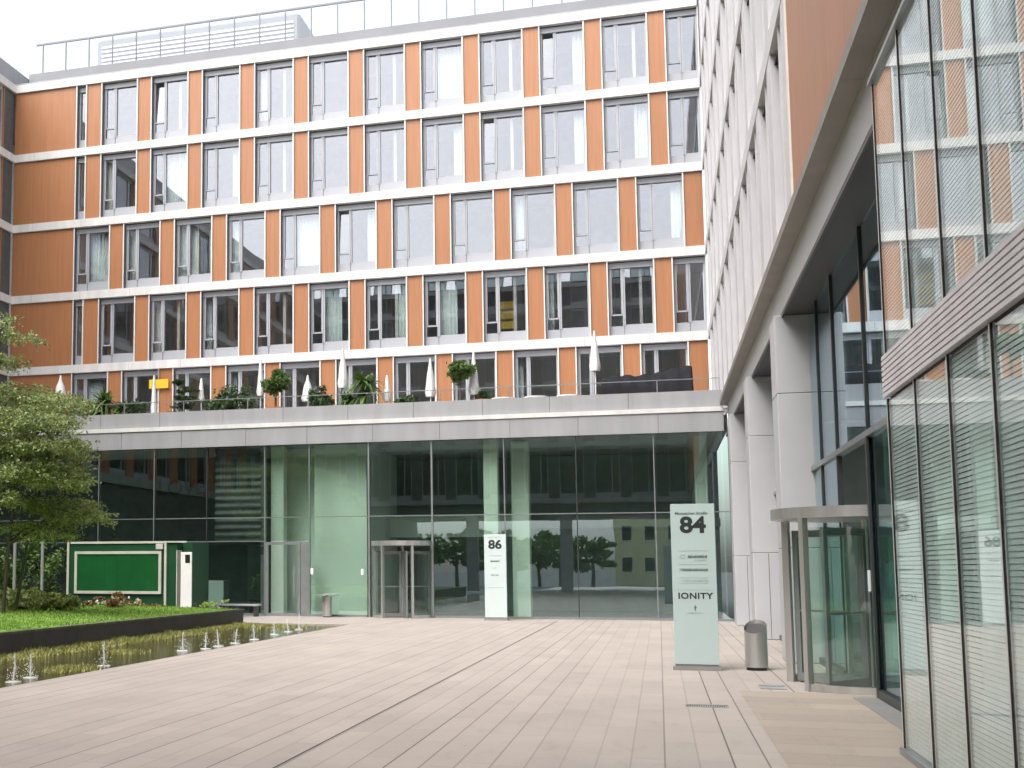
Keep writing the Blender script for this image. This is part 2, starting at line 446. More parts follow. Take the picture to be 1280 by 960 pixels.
def struct(o, kind='structure', label=None, cat=None):
    o['kind'] = kind
    if label: o['label'] = label
    if cat: o['category'] = cat
    return o

def dup(o, parent=None, loc=None):
    c = o.copy(); col.objects.link(c)
    c.parent = parent
    if loc is not None: c.location = loc
    for ch in list(o.children): dup(ch, c)
    return c

def text_mesh(mb, body, size, x, z, y, align='CENTER', bold=0.0, mi=0, depth=0.003, stretch=1.0, spacing=1.0):
    """lettering lying on a plane that faces -Y, added to a mesh builder"""
    cu = bpy.data.curves.new('lettering', 'FONT')
    cu.body = body; cu.size = size; cu.align_x = align; cu.offset = bold; cu.extrude = depth / 2
    cu.resolution_u = 4; cu.space_character = spacing
    ob = bpy.data.objects.new('lettering', cu)
    col.objects.link(ob)
    dg = bpy.context.evaluated_depsgraph_get()
    me = bpy.data.meshes.new_from_object(ob.evaluated_get(dg))
    mb.add([(x + v.co.x * stretch, y - v.co.z, z + v.co.y) for v in me.vertices], [tuple(p.vertices) for p in me.polygons], mi)
    bpy.data.objects.remove(ob); bpy.data.curves.remove(cu); bpy.data.meshes.remove(me)

# ------------------------------------------------------------------ the setting
def sheet(name, x0, x1, y0, y1, z, m):
    return struct(MB().add([(x0, y0, z), (x1, y0, z), (x1, y1, z), (x0, y1, z)], [(0, 1, 2, 3)]).build(name, m))
sheet('ground', -600, 600, -600, 600, -0.35, 'asphalt')
PX = -8.75                                        # paving edge along the pool
p = MB()
p.box(PX, 8.0, -30, 40.0, -0.3, 0.0)
p.box(-30, PX, 34.6, 40.0, -0.3, 0.0)
struct(p.build('plaza_paving', 'paving'))
sheet('entrance_paving', 0.98, 2.64, 4.0, 17.5, 0.004, 'paving_tan')
struct(MB().box(-12.0, PX, 2.0, 34.6, -0.30, -0.055).build('pool_water', 'water'))
# lawn with a gentle swell
lm = MB()
NX, NY = 30, 40
def lawn_z(x, y):
    e = min(1.0, (-12.15 - x) / 3.0)
    return 0.40 + 0.10 * max(0, e) + 0.05 * noise.noise((x * .3, y * .3, 0))
vs = []
for j in range(NY + 1):
    for i in range(NX + 1):
        x = -27.9 + (27.9 - 12.15) * i / NX; y = 2 + 32.4 * j / NY
        vs.append((x, y, lawn_z(x, y)))
lm.add(vs, [(j * (NX + 1) + i, j * (NX + 1) + i + 1, (j + 1) * (NX + 1) + i + 1, (j + 1) * (NX + 1) + i) for j in range(NY) for i in range(NX)], 0, True)
lm.box(-27.9, -12.16, 2, 34.4, -0.3, 0.33)
struct(lm.build('lawn', 'grass_soil'))
gb = MB()
for i in range(42000):
    y = 12 + 22.35 * R.random(); x = -12.2 - 11.0 * R.random() ** 1.3
    h = R.uniform(0.03, 0.075); a = R.uniform(0, pi); z = lawn_z(x, y) - 0.005
    dx, dy = 0.012 * cos(a), 0.012 * sin(a)
    gb.add([(x - dx, y - dy, z), (x + dx, y + dy, z), (x + R.gauss(0, .02), y + R.gauss(0, .02), z + h)], [(0, 1, 2)])
struct(gb.build('lawn_grass', 'blade'), 'stuff', 'short bright green grass on the raised lawn', 'grass')
# planted bank between wall and water
bm_ = MB()
for k in range(90):
    y0 = 8 + 26.4 * k / 90; y1 = 8 + 26.4 * (k + 1) / 90
    w0 = -11.45 + 0.3 * noise.noise((0, y0 * .7, 3)); w1 = -11.45 + 0.3 * noise.noise((0, y1 * .7, 3))
    bm_.add([(-12.0, y0, 0.0), (w0, y0, -0.07), (w1, y1, -0.07), (-12.0, y1, 0.0)], [(0, 1, 2, 3)])
struct(bm_.build('pool_bank', mat('wet_bank', (0.12, 0.13, 0.05), 0.9, var=0.4, scale=3, bump=0.5)))
bk = MB()
for i in range(14000):
    y = 9 + 25.4 * R.random()
    wd = 0.55 + 0.3 * noise.noise((0, y * .7, 3))
    x = -12.0 + wd * R.random() ** 1.2
    z = -0.07 * (x + 12) / 0.55 if x < -11.45 else -0.07
    h = R.uniform(0.02, 0.08) * (1.7 if noise.noise((x, y, 8)) > .25 else 1); a = R.uniform(0, pi)
    dx, dy = 0.014 * cos(a), 0.014 * sin(a)
    bk.add([(x - dx, y - dy, z), (x + dx, y + dy, z), (x + R.gauss(0, .05), y + R.gauss(0, .05), z + h)], [(0, 1, 2)])
for cx, cy, rr in ((-9.55, 18.6, .35), (-10.4, 22.5, .3), (-11.2, 34.0, .8), (-10.6, 33.9, .8)):
    for i in range(700):
        x = cx + R.gauss(0, rr * .5); y = cy + R.gauss(0, rr * .9); h = R.uniform(.02, .08); a = R.uniform(0, pi)
        if x > PX - .05: continue
        dx, dy = 0.014 * cos(a), 0.014 * sin(a)
        bk.add([(x - dx, y - dy, -.06), (x + dx, y + dy, -.06), (x + R.gauss(0, .04), y + R.gauss(0, .04), -.05 + h)], [(0, 1, 2)])
struct(bk.build('bank_plants', 'moss'), 'stuff', 'low yellow green water plants along the pool bank', 'ground cover')

# low retaining wall
t = thing('retaining_wall', 'low dark stone retaining wall between the lawn and the pool', 'wall', (-12.1, 20, 0))
wm = MB(t.location)
for k in range(9):
    wm.box(-12.15, -12.0, 2 + k * 3.6, 2 + k * 3.6 + 3.592, -0.3, 0.38)
wm.box(-27.9, -12.16, 34.42, 34.57, -0.3, 0.38)
wm.build('wall', 'stone_dark', t)
MB(t.location).box(-12.19, -11.985, 2, 34.42, 0.382, 0.43).build('coping', 'stone_cap', t)

# ------------------------------------------------------------------ facade system
BZ = [10.34 + 3.33 * k for k in range(5)]          # undersides of the white bands
BH = 0.36
YU = 48.0                                         # face of the main wing
PITCH, WW = 2.445, 1.70

def window_part(parent, W, H, curtain=None, open_sash=False, name='window', sill=0.40):
    """grey framed window: local x along the wall, y inward, z up from the band; frame > panes, curtain"""
    f = MB()
    ym = 0.17
    f.box(0, W, ym, ym + .10, 0, sill)                       # sill panel
    f.box(0, W, ym - .05, ym + .10, H - .26, H)              # blind box
    f.box(0.0, .07, ym, ym + .1, sill, H - .26); f.box(W - .07, W, ym, ym + .1, sill, H - .26)
    has = W > 1.0
    mx = .56
    if has:
        f.box(mx - .05, mx + .06, ym - .02, ym + .1, sill, H - .26)
        f.box(.07, mx - .05, ym, ym + .1, sill + .42, sill + .48)
        if not open_sash:
            f.box(.07, .12, ym - .015, ym + .06, sill + .48, H - .26); f.box(mx - .10, mx - .05, ym - .015, ym + .06, sill + .48, H - .26)
        f.box(mx + .06, W - .07, ym + .005, ym + .09, sill, sill + .05)
        f.box(mx - .006, mx + .006, ym - .024, ym - .018, 0, H - .26, 2)
        f.box(mx - .004, mx + .004, ym - .004, ym - .001, 0, sill, 2)
    else:
        f.box(.07, W - .07, ym, ym + .09, sill, sill + .05)
    # dark strips painted as shadow at head and left reveal
    f.box(.0, W, ym - .058, ym - .05, H - .05, H, 2)
    f.box(-.012, 0, -.04, ym + .1, 0, H, 2)
    # pale trims standing proud at both sides
    f.box(-.055, -.012, -.07, ym + .1, 0, H, 1); f.box(W, W + .05, -.07, ym + .1, 0, H, 1)
    fo = f.build(name, ['frame', 'trim', 'joint_shade'], parent)
    g = MB()
    yg = ym + .045
    if has:
        if open_sash:                                        # sash tilted inwards at its head
            x0, x1, z0, z1 = .09, mx - .07, sill + .50, H - .30
            g.add([(x0, yg, z0), (x1, yg, z0), (x1, yg + .14, z1 - .02), (x0, yg + .14, z1 - .02), (x0, yg + .012, z0), (x1, yg + .012, z0), (x1, yg + .152, z1 - .02), (x0, yg + .152, z1 - .02)],
                  [(0, 1, 2, 3), (7, 6, 5, 4), (0, 4, 5, 1), (1, 5, 6, 2), (2, 6, 7, 3), (3, 7, 4, 0)])
        else:
            g.box(.12, mx - .10, yg, yg + .012, sill + .48, H - .26)
        g.box(.07, mx - .05, yg, yg + .012, sill, sill + .42)
        g.box(mx + .06, W - .07, yg, yg + .012, sill + .05, H - .26)
    else:
        g.box(.07, W - .07, yg, yg + .012, sill + .05, H - .26)
    g.build('pane', 'glass_window', fo)
    if curtain:
        for x0, x1 in curtain:
            c = MB(); n = max(4, int((x1 - x0) / .03)); vs = []
            for i in range(n + 1):
                x = x0 + (x1 - x0) * i / n
                y = .42 + .035 * sin(i * 1.25) + .01 * sin(i * .4)
                vs += [(x, y, .25), (x, y, H - .3), (x, y + .006, H - .3), (x, y + .006, .25)]
            fs = []
            for i in range(n):
                a = i * 4; b = a + 4
                fs += [(a, b, b + 1, a + 1), (a + 3, a + 2, b + 2, b + 3), (a + 1, b + 1, b + 2, a + 2)]
            c.add(vs, fs, 0, True).build('curtain', 'curtain', fo)
    return fo

# ---- main wing
main = thing('office_building', 'long office wing with orange panels, white floor bands and five rows of tall windows', 'office building', (-13, YU, 0))
mo = main.location.copy()
XL, XR = -28.1, 2.05
bw = MB(mo)
for z in BZ:
    bw = MB(mo); bw.box(XL, XR - .02, YU - .10, YU + .35, z, z + BH)
    for k in range(12):                                        # hairline joints in the band
        x = -27.0 + k * PITCH
        bw.box(x, x + .012, YU - .102, YU - .098, z, z + BH, 1)
    bw.build('floor_band', ['band', 'fascia'], main)
for k in range(5):
    z = BZ[k] + BH - .02 if k else 0
for z in [6.5] + [b + .05 for b in BZ[:4]]:
    MB(mo).box(XL, XR, YU + .36, YU + 9, z, z + .26).build('floor_slab', 'room_ceil', main)
MB(mo).box(XL, XR, YU + 3.2, YU + 3.5, 6.7, 23.8).build('back_wall', 'room_wall', main)
pw = MB(mo)
for k in range(7):
    x = XL + 3.2 + k * PITCH * 2
    pw.box(x, x + .12, YU + .36, YU + 3.19, 6.7, 23.7)
pw.build('partition_wall', 'room_wall', main)
rows = []                                                     # (z0, H, spans of windows)
A = [(-23.60 + PITCH * k, WW) for k in range(10)]
Bc = [(-24.87 + PITCH * k, WW) for k in range(11)]
An = [(-24.86, .43)] + A + [(-23.60 + PITCH * 10, 1.18)]
zr = lambda k: BZ[k] + BH
rows.append((6.55, BZ[0] - 6.55, Bc))
rows.append((zr(0), BZ[1] - zr(0), An))
rows.append((zr(1), BZ[2] - zr(1), Bc))
rows.append((zr(2), BZ[3] - zr(2), An))
rows.append((zr(3), BZ[4] - zr(3), An))
protos = {}
CUR = {0: {0: 'g', 3: 's', 5: 'l', 8: 's'}, 1: {2: 'l', 3: 's', 5: 'g', 7: 'g', 6: 'r', 9: 's'}, 2: {0: 'f', 1: 'l', 2: 'b', 3: 'l', 4: 'f', 5: 'r', 8: 'l', 10: 'r'}, 3: {1: 'l', 2: 'f', 3: 'r', 7: 'r', 9: 'r', 10: 'r'}, 4: {9: 'r', 4: 'l', 7: 'f'}}
OPEN = {(4, 9), (3, 8), (2, 5), (4, 2)}
cmap = {'f': [(.60, 1.66)], 'l': [(.08, .50)], 'r': [(1.25, 1.66)], 'b': [(.08, .5), (.62, .95), (1.45, 1.66)], 's': [(.08, .30)], 'g': [(.60, 1.30)], None: None}
for ri, (z0, H, spans) in enumerate(rows):
    xs = XL + .02
    for wi, (x0, W) in enumerate(spans):
        if x0 - .055 > xs: MB(mo).box(xs, x0 - .057, YU, YU + .34, z0, z0 + H).build('orange_panel', 'orange', main)
        xs = x0 + W + .052
        cur = CUR[ri].get(wi) if W > 1.5 else None
        op = (ri, wi - (1 if spans is An else 0) + (1 if spans is An else 0)) in OPEN and W > 1.5
        key = (round(W, 2), round(H, 2), cur, op)
        if key not in protos:
            protos[key] = window_part(main, W, H, cmap[cur], op, sill=.1 if ri == 0 else .40)
            protos[key].location = Vector((x0, YU, z0)) - mo
        else:
            dup(protos[key], main, Vector((x0, YU, z0)) - mo)
    if xs < XR - .03: MB(mo).box(xs, XR - .02, YU, YU + .34, z0, z0 + H).build('orange_panel', 'orange', main)
# roof edge
MB(mo).box(XL, XR, YU + 1.2, YU + 1.5, 23.9, 25.1).build('roof_parapet', 'roof_grey', main)
MB(mo).box(XL, XR, YU - .08, YU + 9.3, 24.03, 24.10).build('roof', 'fascia', main)
rr = MB(mo)
for k in range(26):
    x = -29.0 + 1.225 * k
    if x > XR: break
    if x < XL: continue
    rr.box(x, x + .05, YU + 1.85, YU + 1.91, 24.1, 26.8)
rr.box(XL, XR, YU + 1.85, YU + 1.93, 26.8, 26.88)
rr.build('roof_railing', 'roof_grey', main)
MB(mo).box(XL, XR, YU + 1.875, YU + 1.885, 25.2, 26.78).build('railing_glass', 'glass_roof', main)
def plant_box(x0, x1, y0, y1, h, label):
    t = thing('roof_plant_room', label, 'plant room', ((x0 + x1) / 2, (y0 + y1) / 2, 24.1))
    b = MB(t.location); b.cbox(x0, x1, y0, y1, 24.1, h, .12); b.build('casing', 'roof_grey', t)
    l = MB(t.location)
    for k in range(int((h - 24.6) / .22)):
        l.box(x0 + .3, x1 - .3, y0 - .04, y0 - .005, 24.4 + k * .22, 24.5 + k * .22)
    l.build('louvre', 'louvre', t)
plant_box(-26.2, -15.6, 52.5, 56.5, 28.0, 'long pale grey plant room on the roof behind the glass railing')
plant_box(-15.0, -13.0, 52.5, 55.5, 26.7, 'smaller pale grey plant box on the roof, right of the long one')
plant_box(-27.6, -26.6, 52.5, 55.5, 26.5, 'narrow grey plant box at the left end of the roof')

# ---- side wings and the building over the gateway (same system, simpler windows)
def simple_window(parent, W, H, nm='window', gm='glass_window'):
    f = MB()
    f.box(0, .07, 0, .1, 0, H); f.box(W - .07, W, 0, .1, 0, H); f.box(.07, W - .07, 0, .1, 0, .35); f.box(.07, W - .07, 0, .1, H - .2, H)
    f.box(.5, .58, 0, .1, .35, H - .2)
    fo = f.build(nm, ['frame'], parent)
    g = MB(); g.box(.07, W - .07, .04, .052, .35, H - .2)
    g.build('pane', gm, fo)
    return fo

# left wing, facing +X
lw = thing('office_wing', 'left office wing seen at the very edge with dark windows and white bands', 'office building', (XL - 6, 22, 0))
lo = lw.location.copy()
MB(lo).box(XL - 12, XL - 4, -6, 57, -.3, 24.0).build('wall', 'room_wall', lw)
MB(lo).box(XL - 12, XL - .05, -6, 57, 24.05, 24.9).build('roof', 'fascia', lw)
for z in BZ:
    MB(lo).box(XL - 4, XL + .10, -6, YU - .1, z, z + BH).build('floor_band', 'band', lw)
MB(lo).box(XL - 4, XL + .10, -6, YU - .1, 6.2, 6.7).build('floor_band', 'fascia', lw)
MB(lo).box(XL - .3, XL - .02, -6, 39.8, -.3, 6.2).build('base_glazing', 'lobby_dark', lw)
proto = None
for ri, (z0, H) in enumerate([(6.7, BZ[0] - 6.7)] + [(zr(k), 2.97) for k in range(4)]):
    for k in range(16):
        y1 = YU - 3.2 - k * 3.2
        if y1 < -5: break
        MB(lo).box(XL - .3, XL, y1 + 2.2, min(y1 + 3.2, YU - .1) if k else YU - .95, z0, z0 + H).build('orange_panel', 'orange', lw)
        if proto is None or ri == 1 and k == 0:
            proto = simple_window(lw, 2.2, H)
        o = proto if k == 0 and ri < 2 else dup(proto, lw)
        o.rotation_euler = (0, 0, pi / 2)
        o.location = Vector((XL - .08, y1, z0)) - lo
    MB(lo).box(XL - .3, XL - .02, YU - .95, YU - .11, z0, z0 + H).build('end_glazing', 'lobby_dark', lw)

# gateway building behind the viewer, seen in the glass
gt = thing('gateway_building', 'office wing over the passage, mirrored dark in the lobby glass', 'office building', (-10, -12, 0))
go = gt.location.copy()
MB(go).box(-40, 14, -18, -6.6, 5.45, 26.0).build('wall', 'lobby_mid', gt)
for z in [6.2] + [b - .2 for b in BZ] + [25.4]:
    MB(go).box(-40, 14, -6.6, -6.0, z, z + .34).build('floor_band', 'beam', gt)
for x0, x1 in ((-40, -19), (3.0, 14)):
    MB(go).box(x0, x1, -18, -6.1, -.3, 5.44).build('base_wall', 'lobby_mid', gt)
for x in (-6.6, -13.2):
    MB(go).box(x, x + .8, -7.2, -6.4, 0, 5.44).build('pillar', 'pillar', gt)
proto = None
zs = [6.54] + [b + .14 for b in BZ]
for ri, z0 in enumerate(zs):
    H = (zs[ri + 1] if ri < 5 else 25.4 + .34) - .34 - z0
    for k in range(14):
        x = -31 + 2.445 * k
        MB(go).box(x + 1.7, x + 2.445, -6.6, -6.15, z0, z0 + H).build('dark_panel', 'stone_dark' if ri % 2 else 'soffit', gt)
        if proto is None or ri == 1 and k == 0: proto = simple_window(gt, 1.7, 2.98 if ri else H, 'window', 'glass_dull')
        o = proto if k == 0 and ri < 2 else dup(proto, gt)
        o.rotation_euler = (0, 0, pi)
        o.location = Vector((x + 1.7, -6.2, z0)) - go

# ---- right wing
rw = thing('office_wing', 'right office wing with pale vertical fins above an arcade of square grey pillars', 'office building', (6, 20, 0))
ro = rw.location.copy()
XF = 2.05
MB(ro).box(XF + 5, 12, -6, 57, 6.2, 24.0).build('core_wall', 'room_wall', rw)  # starts above the ground floor so daylight enters from the rear
for yk in (-5, 2, 9, 22.8, 30, 37):
    MB(ro).cbox(11.2, 11.9, yk, yk + .7, -.3, 6.19, .02).build('rear_pillar', 'pillar', rw)
MB(ro).box(8.0, 13, -6, 41, -.02, .0105).build('rear_floor', 'lobby_floor', rw)
MB(ro).box(XF, 12, -6, 57, 24.05, 24.5).build('roof', 'fascia', rw)
for z in [6.6] + [b + .05 for b in BZ]:
    MB(ro).box(XF + .5, XF + 5, -6, 48, z, z + .25).build('floor_slab', 'room_ceil', rw)
rz_ = [(7.10, BZ[0] - 7.10)] + [(zr(k), 2.97) for k in range(4)]
for z in BZ:
    MB(ro).box(XF - .02, XF + .5, 18.72, YU - .11, z, z + BH).build('floor_band', 'pier', rw)
MB(ro).box(XF, XF + .4, -6, 18.64, 7.10, 24.0).build('orange_cladding', 'orange', rw)
MB(ro).box(XF - .03, XF + .45, 18.64, 18.72, 7.10, 24.0).build('edge_trim', 'trim', rw)
proto = None
for ri, (z0, H) in enumerate(rz_):
    for k in range(12):
        pr_ = MB(ro)
        y0 = 18.72 + PITCH * k
        pr_.box(XF - .01, XF + .42, y0, y0 + .62, z0, z0 + H)
        pr_.box(XF + .02, XF + .34, y0 + 1.32, y0 + 1.40, z0, z0 + H)
        pr_.box(XF + .02, XF + .34, y0 + .95, y0 + 1.0, z0, z0 + H)
        if proto is None or ri == 1 and k == 0:
            f = MB(); W = PITCH - .62
            f.box(0, W, 0, .08, 0, .35); f.box(0, W, 0, .08, H - .16, H); f.box(0, .07, 0, .08, .35, H - .16); f.box(W - .07, W, 0, .08, .35, H - .16)
            f.box(0, W, -.28, -.01, H - .20, H - .161, 1)  # near-black strip painted as the shadow under the lintel
            proto = f.build('window', ['pier', 'dark'], rw)
            MB().box(.07, W - .07, .03, .045, .35, H - .16).build('pane', 'glass_window', proto)
        o = proto if k == 0 and ri < 2 else dup(proto, rw)
        o.rotation_euler = (0, 0, -pi / 2)
        o.location = Vector((XF + .34, y0 + PITCH, z0)) - ro
        pr_.build('pier', 'pier', rw)
# cornice, beam and soffit of the arcade
cn = MB(ro)
for k in range(12):
    y0 = -6 + k * 3.9; y1 = min(y0 + 3.893, 40.4)
    cn.add([(1.98, y0, 6.83), (2.26, y0, 6.80), (2.26, y0, 7.09), (2.10, y0, 7.09), (1.98, y0, 6.98), (1.98, y1, 6.83), (2.26, y1, 6.80), (2.26, y1, 7.09), (2.10, y1, 7.09), (1.98, y1, 6.98)],
           [(0, 4, 3, 2, 1), (5, 6, 7, 8, 9), (0, 5, 9, 4), (4, 9, 8, 3), (3, 8, 7, 2), (1, 2, 7, 6), (0, 1, 6, 5)])
    if y1 >= 40.4: break
cn.build('cornice', 'cornice', rw)
MB(ro).box(2.22, 2.75, -6, 40.1, 6.19, 6.80).build('beam', 'beam', rw)
MB(ro).box(2.225, 2.26, -6, 40.1, 6.13, 6.188).build('beam_edge', 'black', rw)
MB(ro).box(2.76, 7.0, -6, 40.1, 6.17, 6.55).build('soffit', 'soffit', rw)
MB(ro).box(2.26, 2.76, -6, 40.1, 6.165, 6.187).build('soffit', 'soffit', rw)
for yk in (22.85, 30.1, 37.3):
    pl = MB(ro)
    pl.cbox(2.10, 2.80, yk, yk + .95, 0.012, 2.0, .012); pl.cbox(2.10, 2.80, yk, yk + .95, 2.012, 4.75, .012); pl.cbox(2.10, 2.80, yk, yk + .95, 4.762, 6.165, .012)
    pl.box(2.115, 2.785, yk + .015, yk + .935, 0, 6.16, 1)
    pl.box(2.44, 2.452, yk - .002, yk + .01, .012, 1.99, 1)
    pl.build('pillar', ['pillar', 'soffit'], rw)
XG = 2.66
ys = [40.0, 37.6, 35.2, 32.8, 30.4, 28.0, 25.6, 23.6, 21.75, 19.9, 17.1, 14.6, 12.1]
for i in range(len(ys) - 1):
    y1, y0 = ys[i], ys[i + 1]
    if not (y1 == 19.9):
        MB(ro).box(XG, XG + .02, y0 + .03, y1 - .03, 0.12, 3.34).build('glass_pane', 'glass_lobby', rw)
    MB(ro).box(XG, XG + .02, y0 + .03, y1 - .03, 3.44, 6.16).build('glass_pane', 'glass_lobby', rw)
for i, y in enumerate(ys):
    MB(ro).box(XG - .025, XG + .05, y - .03, y + .03, 0, 6.16).build('mullion', 'mullion_dark', rw)
MB(ro).box(XG - .05, XG + .08, 12.1, 40, 3.35, 3.43).build('transom', 'mullion', rw)
MB(ro).box(XG - .05, XG + .08, 19.95, 40, 0, .11).build('base_rail', 'mullion_dark', rw)
MB(ro).box(XG - .05, XG + .08, 12.1, 17.05, 0, .11).build('base_rail', 'mullion_dark', rw)
MB(ro).box(XG + .1, 7.99, -6, 40.1, .001, .012).build('lobby_floor', 'lobby_floor', rw)
MB(ro).box(XG + .1, 7, 40.1, 40.3, 0, 6.1).build('lobby_end_wall', 'lobby_mid', rw)
MB(ro).box(4.05, 4.08, 13.5, 24.5, .013, 6.1).build('added_daylight_wall', 'frosted', rw)  # translucent wall added to brighten the view through the revolving door

def revolving_door(parent, off, cx, cy, r, h_glass, h_top, canopy_h, wing_rot, segs):
    """steel drum door: canopy > , posts, curved glass, four wings with rails"""
    rd = MB(off)
    rd.lathe([(0, h_top), (r + .05, h_top), (r + .05, h_top - canopy_h), (r - .08, h_top - canopy_h), (0, h_top - canopy_h + .02)], (cx, cy, 0), 48)
    dr = rd.build('revolving_door', 'steel', parent)
    # curved glass screens and their sill
    for s0, s1 in segs:
        g = MB(off)
        g.lathe([(r, .1), (r, h_glass), (r - .015, h_glass), (r - .015, .1), (r, .1)], (cx, cy, 0), 14, 0, True, s0, s1)
        g.build('curved_glass', 'glass_door', dr)
        st = MB(off)
        st.lathe([(r + .02, 0.0), (r + .02, .1), (r - .035, .1), (r - .035, 0.0)], (cx, cy, 0), 14, 0, False, s0, s1)
        st.build('base_rail', 'steel', dr)
        for a in (s0, s1):
            x, y = cx + r * cos(a), cy + r * sin(a)
            pm = MB(off); q = MB()
            tx, ty = -sin(a), cos(a); nx, ny = cos(a), sin(a)
            hw, hd = .035, .05
            base = [(x + tx * i * hw + nx * j * hd, y + ty * i * hw + ny * j * hd) for i, j in ((-1, -1), (1, -1), (1, 1), (-1, 1))]
            pm.add([(*b, 0) for b in base] + [(*b, h_top - canopy_h) for b in base], [(0, 1, 5, 4), (1, 2, 6, 5), (2, 3, 7, 6), (3, 0, 4, 7), (4, 5, 6, 7), (3, 2, 1, 0)])
            pm.build('post', 'steel', dr)
    sh = MB(off); sh.cyl((cx, cy, 0), (cx, cy, h_top - canopy_h), .045, n=12); sh.build('shaft', 'steel', dr)
    for k in range(4):
        a = wing_rot + k * pi / 2
        ux, uy = cos(a), sin(a)
        L_ = r - .07
        def bar(mb, d0, d1, z0, z1, hw):
            b = [(cx + ux * d - uy * s * hw, cy + uy * d + ux * s * hw) for d, s in ((d0, -1), (d1, -1), (d1, 1), (d0, 1))]
            mb.add([(*q, z0) for q in b] + [(*q, z1) for q in b], [(0, 1, 5, 4), (1, 2, 6, 5), (2, 3, 7, 6), (3, 0, 4, 7), (4, 5, 6, 7), (3, 2, 1, 0)])
        lf = MB(off)
        bar(lf, .05, .12, .02, h_glass, .022); bar(lf, L_ - .08, L_, .02, h_glass, .022)
        bar(lf, .12, L_ - .08, .02, .14, .022); bar(lf, .12, L_ - .08, h_glass - .1, h_glass, .022)
        bar(lf, .12, L_ - .08, 1.02, 1.05, .03)
        lf.build('door_leaf', 'mullion', dr)
        gl = MB(off); bar(gl, .12, L_ - .08, .14, h_glass - .1, .006); gl.build('leaf_glass', 'glass_door', dr)
    return dr
revolving_door(rw, ro, 2.78, 18.5, 1.18, 2.2, 2.48, .15, .92, ((radians(95), radians(146)), (radians(221), radians(266))))
MB(ro).box(1.28, 1.62, 17.85, 18.2, .004, .008).build('floor_plate', 'fascia', rw)
MB(ro).box(2.32, 2.60, 12.2, 17.0, .006, .010).build('door_mat', 'plinth', rw)
MB(ro).cbox(2.585, 2.615, 17.131, 17.19, 1.35, 1.62, .005).build('card_reader', 'white', rw)
MB(ro).box(2.605, 2.635, 16.95, 17.06, 0, 3.34).build('door_post', 'mullion_dark', rw)

# ---- glass annex at the right edge
ga = thing('glass_annex', 'glazed projecting bay with blinds and a louvre band at the right edge', 'glass bay', (2.5, 8, 0))
ao = ga.location.copy()
AX = 2.04
ym = [12.0, 10.8, 9.62, 8.43, 7.25, 6.07, 4.9, 3.7]
for i in range(len(ym) - 1):
    y1, y0 = ym[i], ym[i + 1]
    for z0, z1, nm in ((0.07, 3.16, 'slat'), (3.62, 6.15, 'slat_pale')):
        MB(ao).box(AX, AX + .014, y0 + .025, y1 - .025, z0, z1).build('glass_pane', 'glass_annex', ga)
        b = MB(ao); st = .038 if nm == 'slat' else .034; z = z0 + .012
        while z < z1 - .038:
            d = .031 if nm == 'slat' else .030
            b.add([(AX + 0.022, y0 + .03, z), (AX + 0.022, y1 - .02, z), (AX + 0.027, y1 - .02, z + d), (AX + 0.027, y0 + .03, z + d),
                   (AX + 0.025, y0 + .03, z), (AX + 0.025, y1 - .02, z), (AX + 0.030, y1 - .02, z + d), (AX + 0.030, y0 + .03, z + d)],
                  [(0, 1, 2, 3), (7, 6, 5, 4), (0, 4, 5, 1), (3, 2, 6, 7)])
            z += st
        b.build('blind', nm, ga)
for y in ym:
    m_ = MB(ao)
    m_.box(AX - .008, AX + .03, y - .014, y + .014, 0.0, 3.19); m_.box(AX - .008, AX + .03, y - .014, y + .014, 3.59, 6.19)
    m_.box(AX - .007, AX + .010, y - .024, y - .0141, 0.0, 3.19, 1); m_.box(AX - .007, AX + .010, y - .024, y - .0141, 3.59, 6.19, 1)
    m_.build('mullion', ['trim', 'black'], ga)
lv = MB(ao)
for k in range(8):
    z = 3.20 + k * .049
    lv.add([(AX - .035, 3.6, z), (AX - .035, 12.02, z), (AX - .035, 12.02, z + .034), (AX - .035, 3.6, z + .034), (AX + .03, 3.6, z + .012), (AX + .03, 12.02, z + .012), (AX + .03, 12.02, z + .046), (AX + .03, 3.6, z + .046)],
           [(0, 3, 2, 1), (4, 5, 6, 7), (0, 1, 5, 4), (3, 7, 6, 2), (1, 2, 6, 5), (0, 4, 7, 3)])
lv.box(AX + .031, AX + .06, 3.6, 12.02, 3.19, 3.59, 1)
lv.build('louvre_band', ['louvre', 'dark'], ga)
MB(ao).box(AX - .04, AX + .1, 3.6, 12.02, 6.16, 6.2).build('top_rail', 'mullion', ga)
MB(ao).box(AX - .04, AX + .1, 3.6, 12.02, 0, .06).build('base_rail', 'mullion', ga)
MB(ao).box(AX + .1, 2.6, 11.98, 12.02, 0, 6.15).build('end_wall', 'mullion', ga)
MB(ao).box(3.0, 3.1, 3.6, 11.97, 0, 6.15).build('inner_wall', 'white', ga)
MB(ao).box(AX + .13, 3.6, 3.6, 11.97, 3.22, 3.55).build('inner_floor', 'room_ceil', ga)

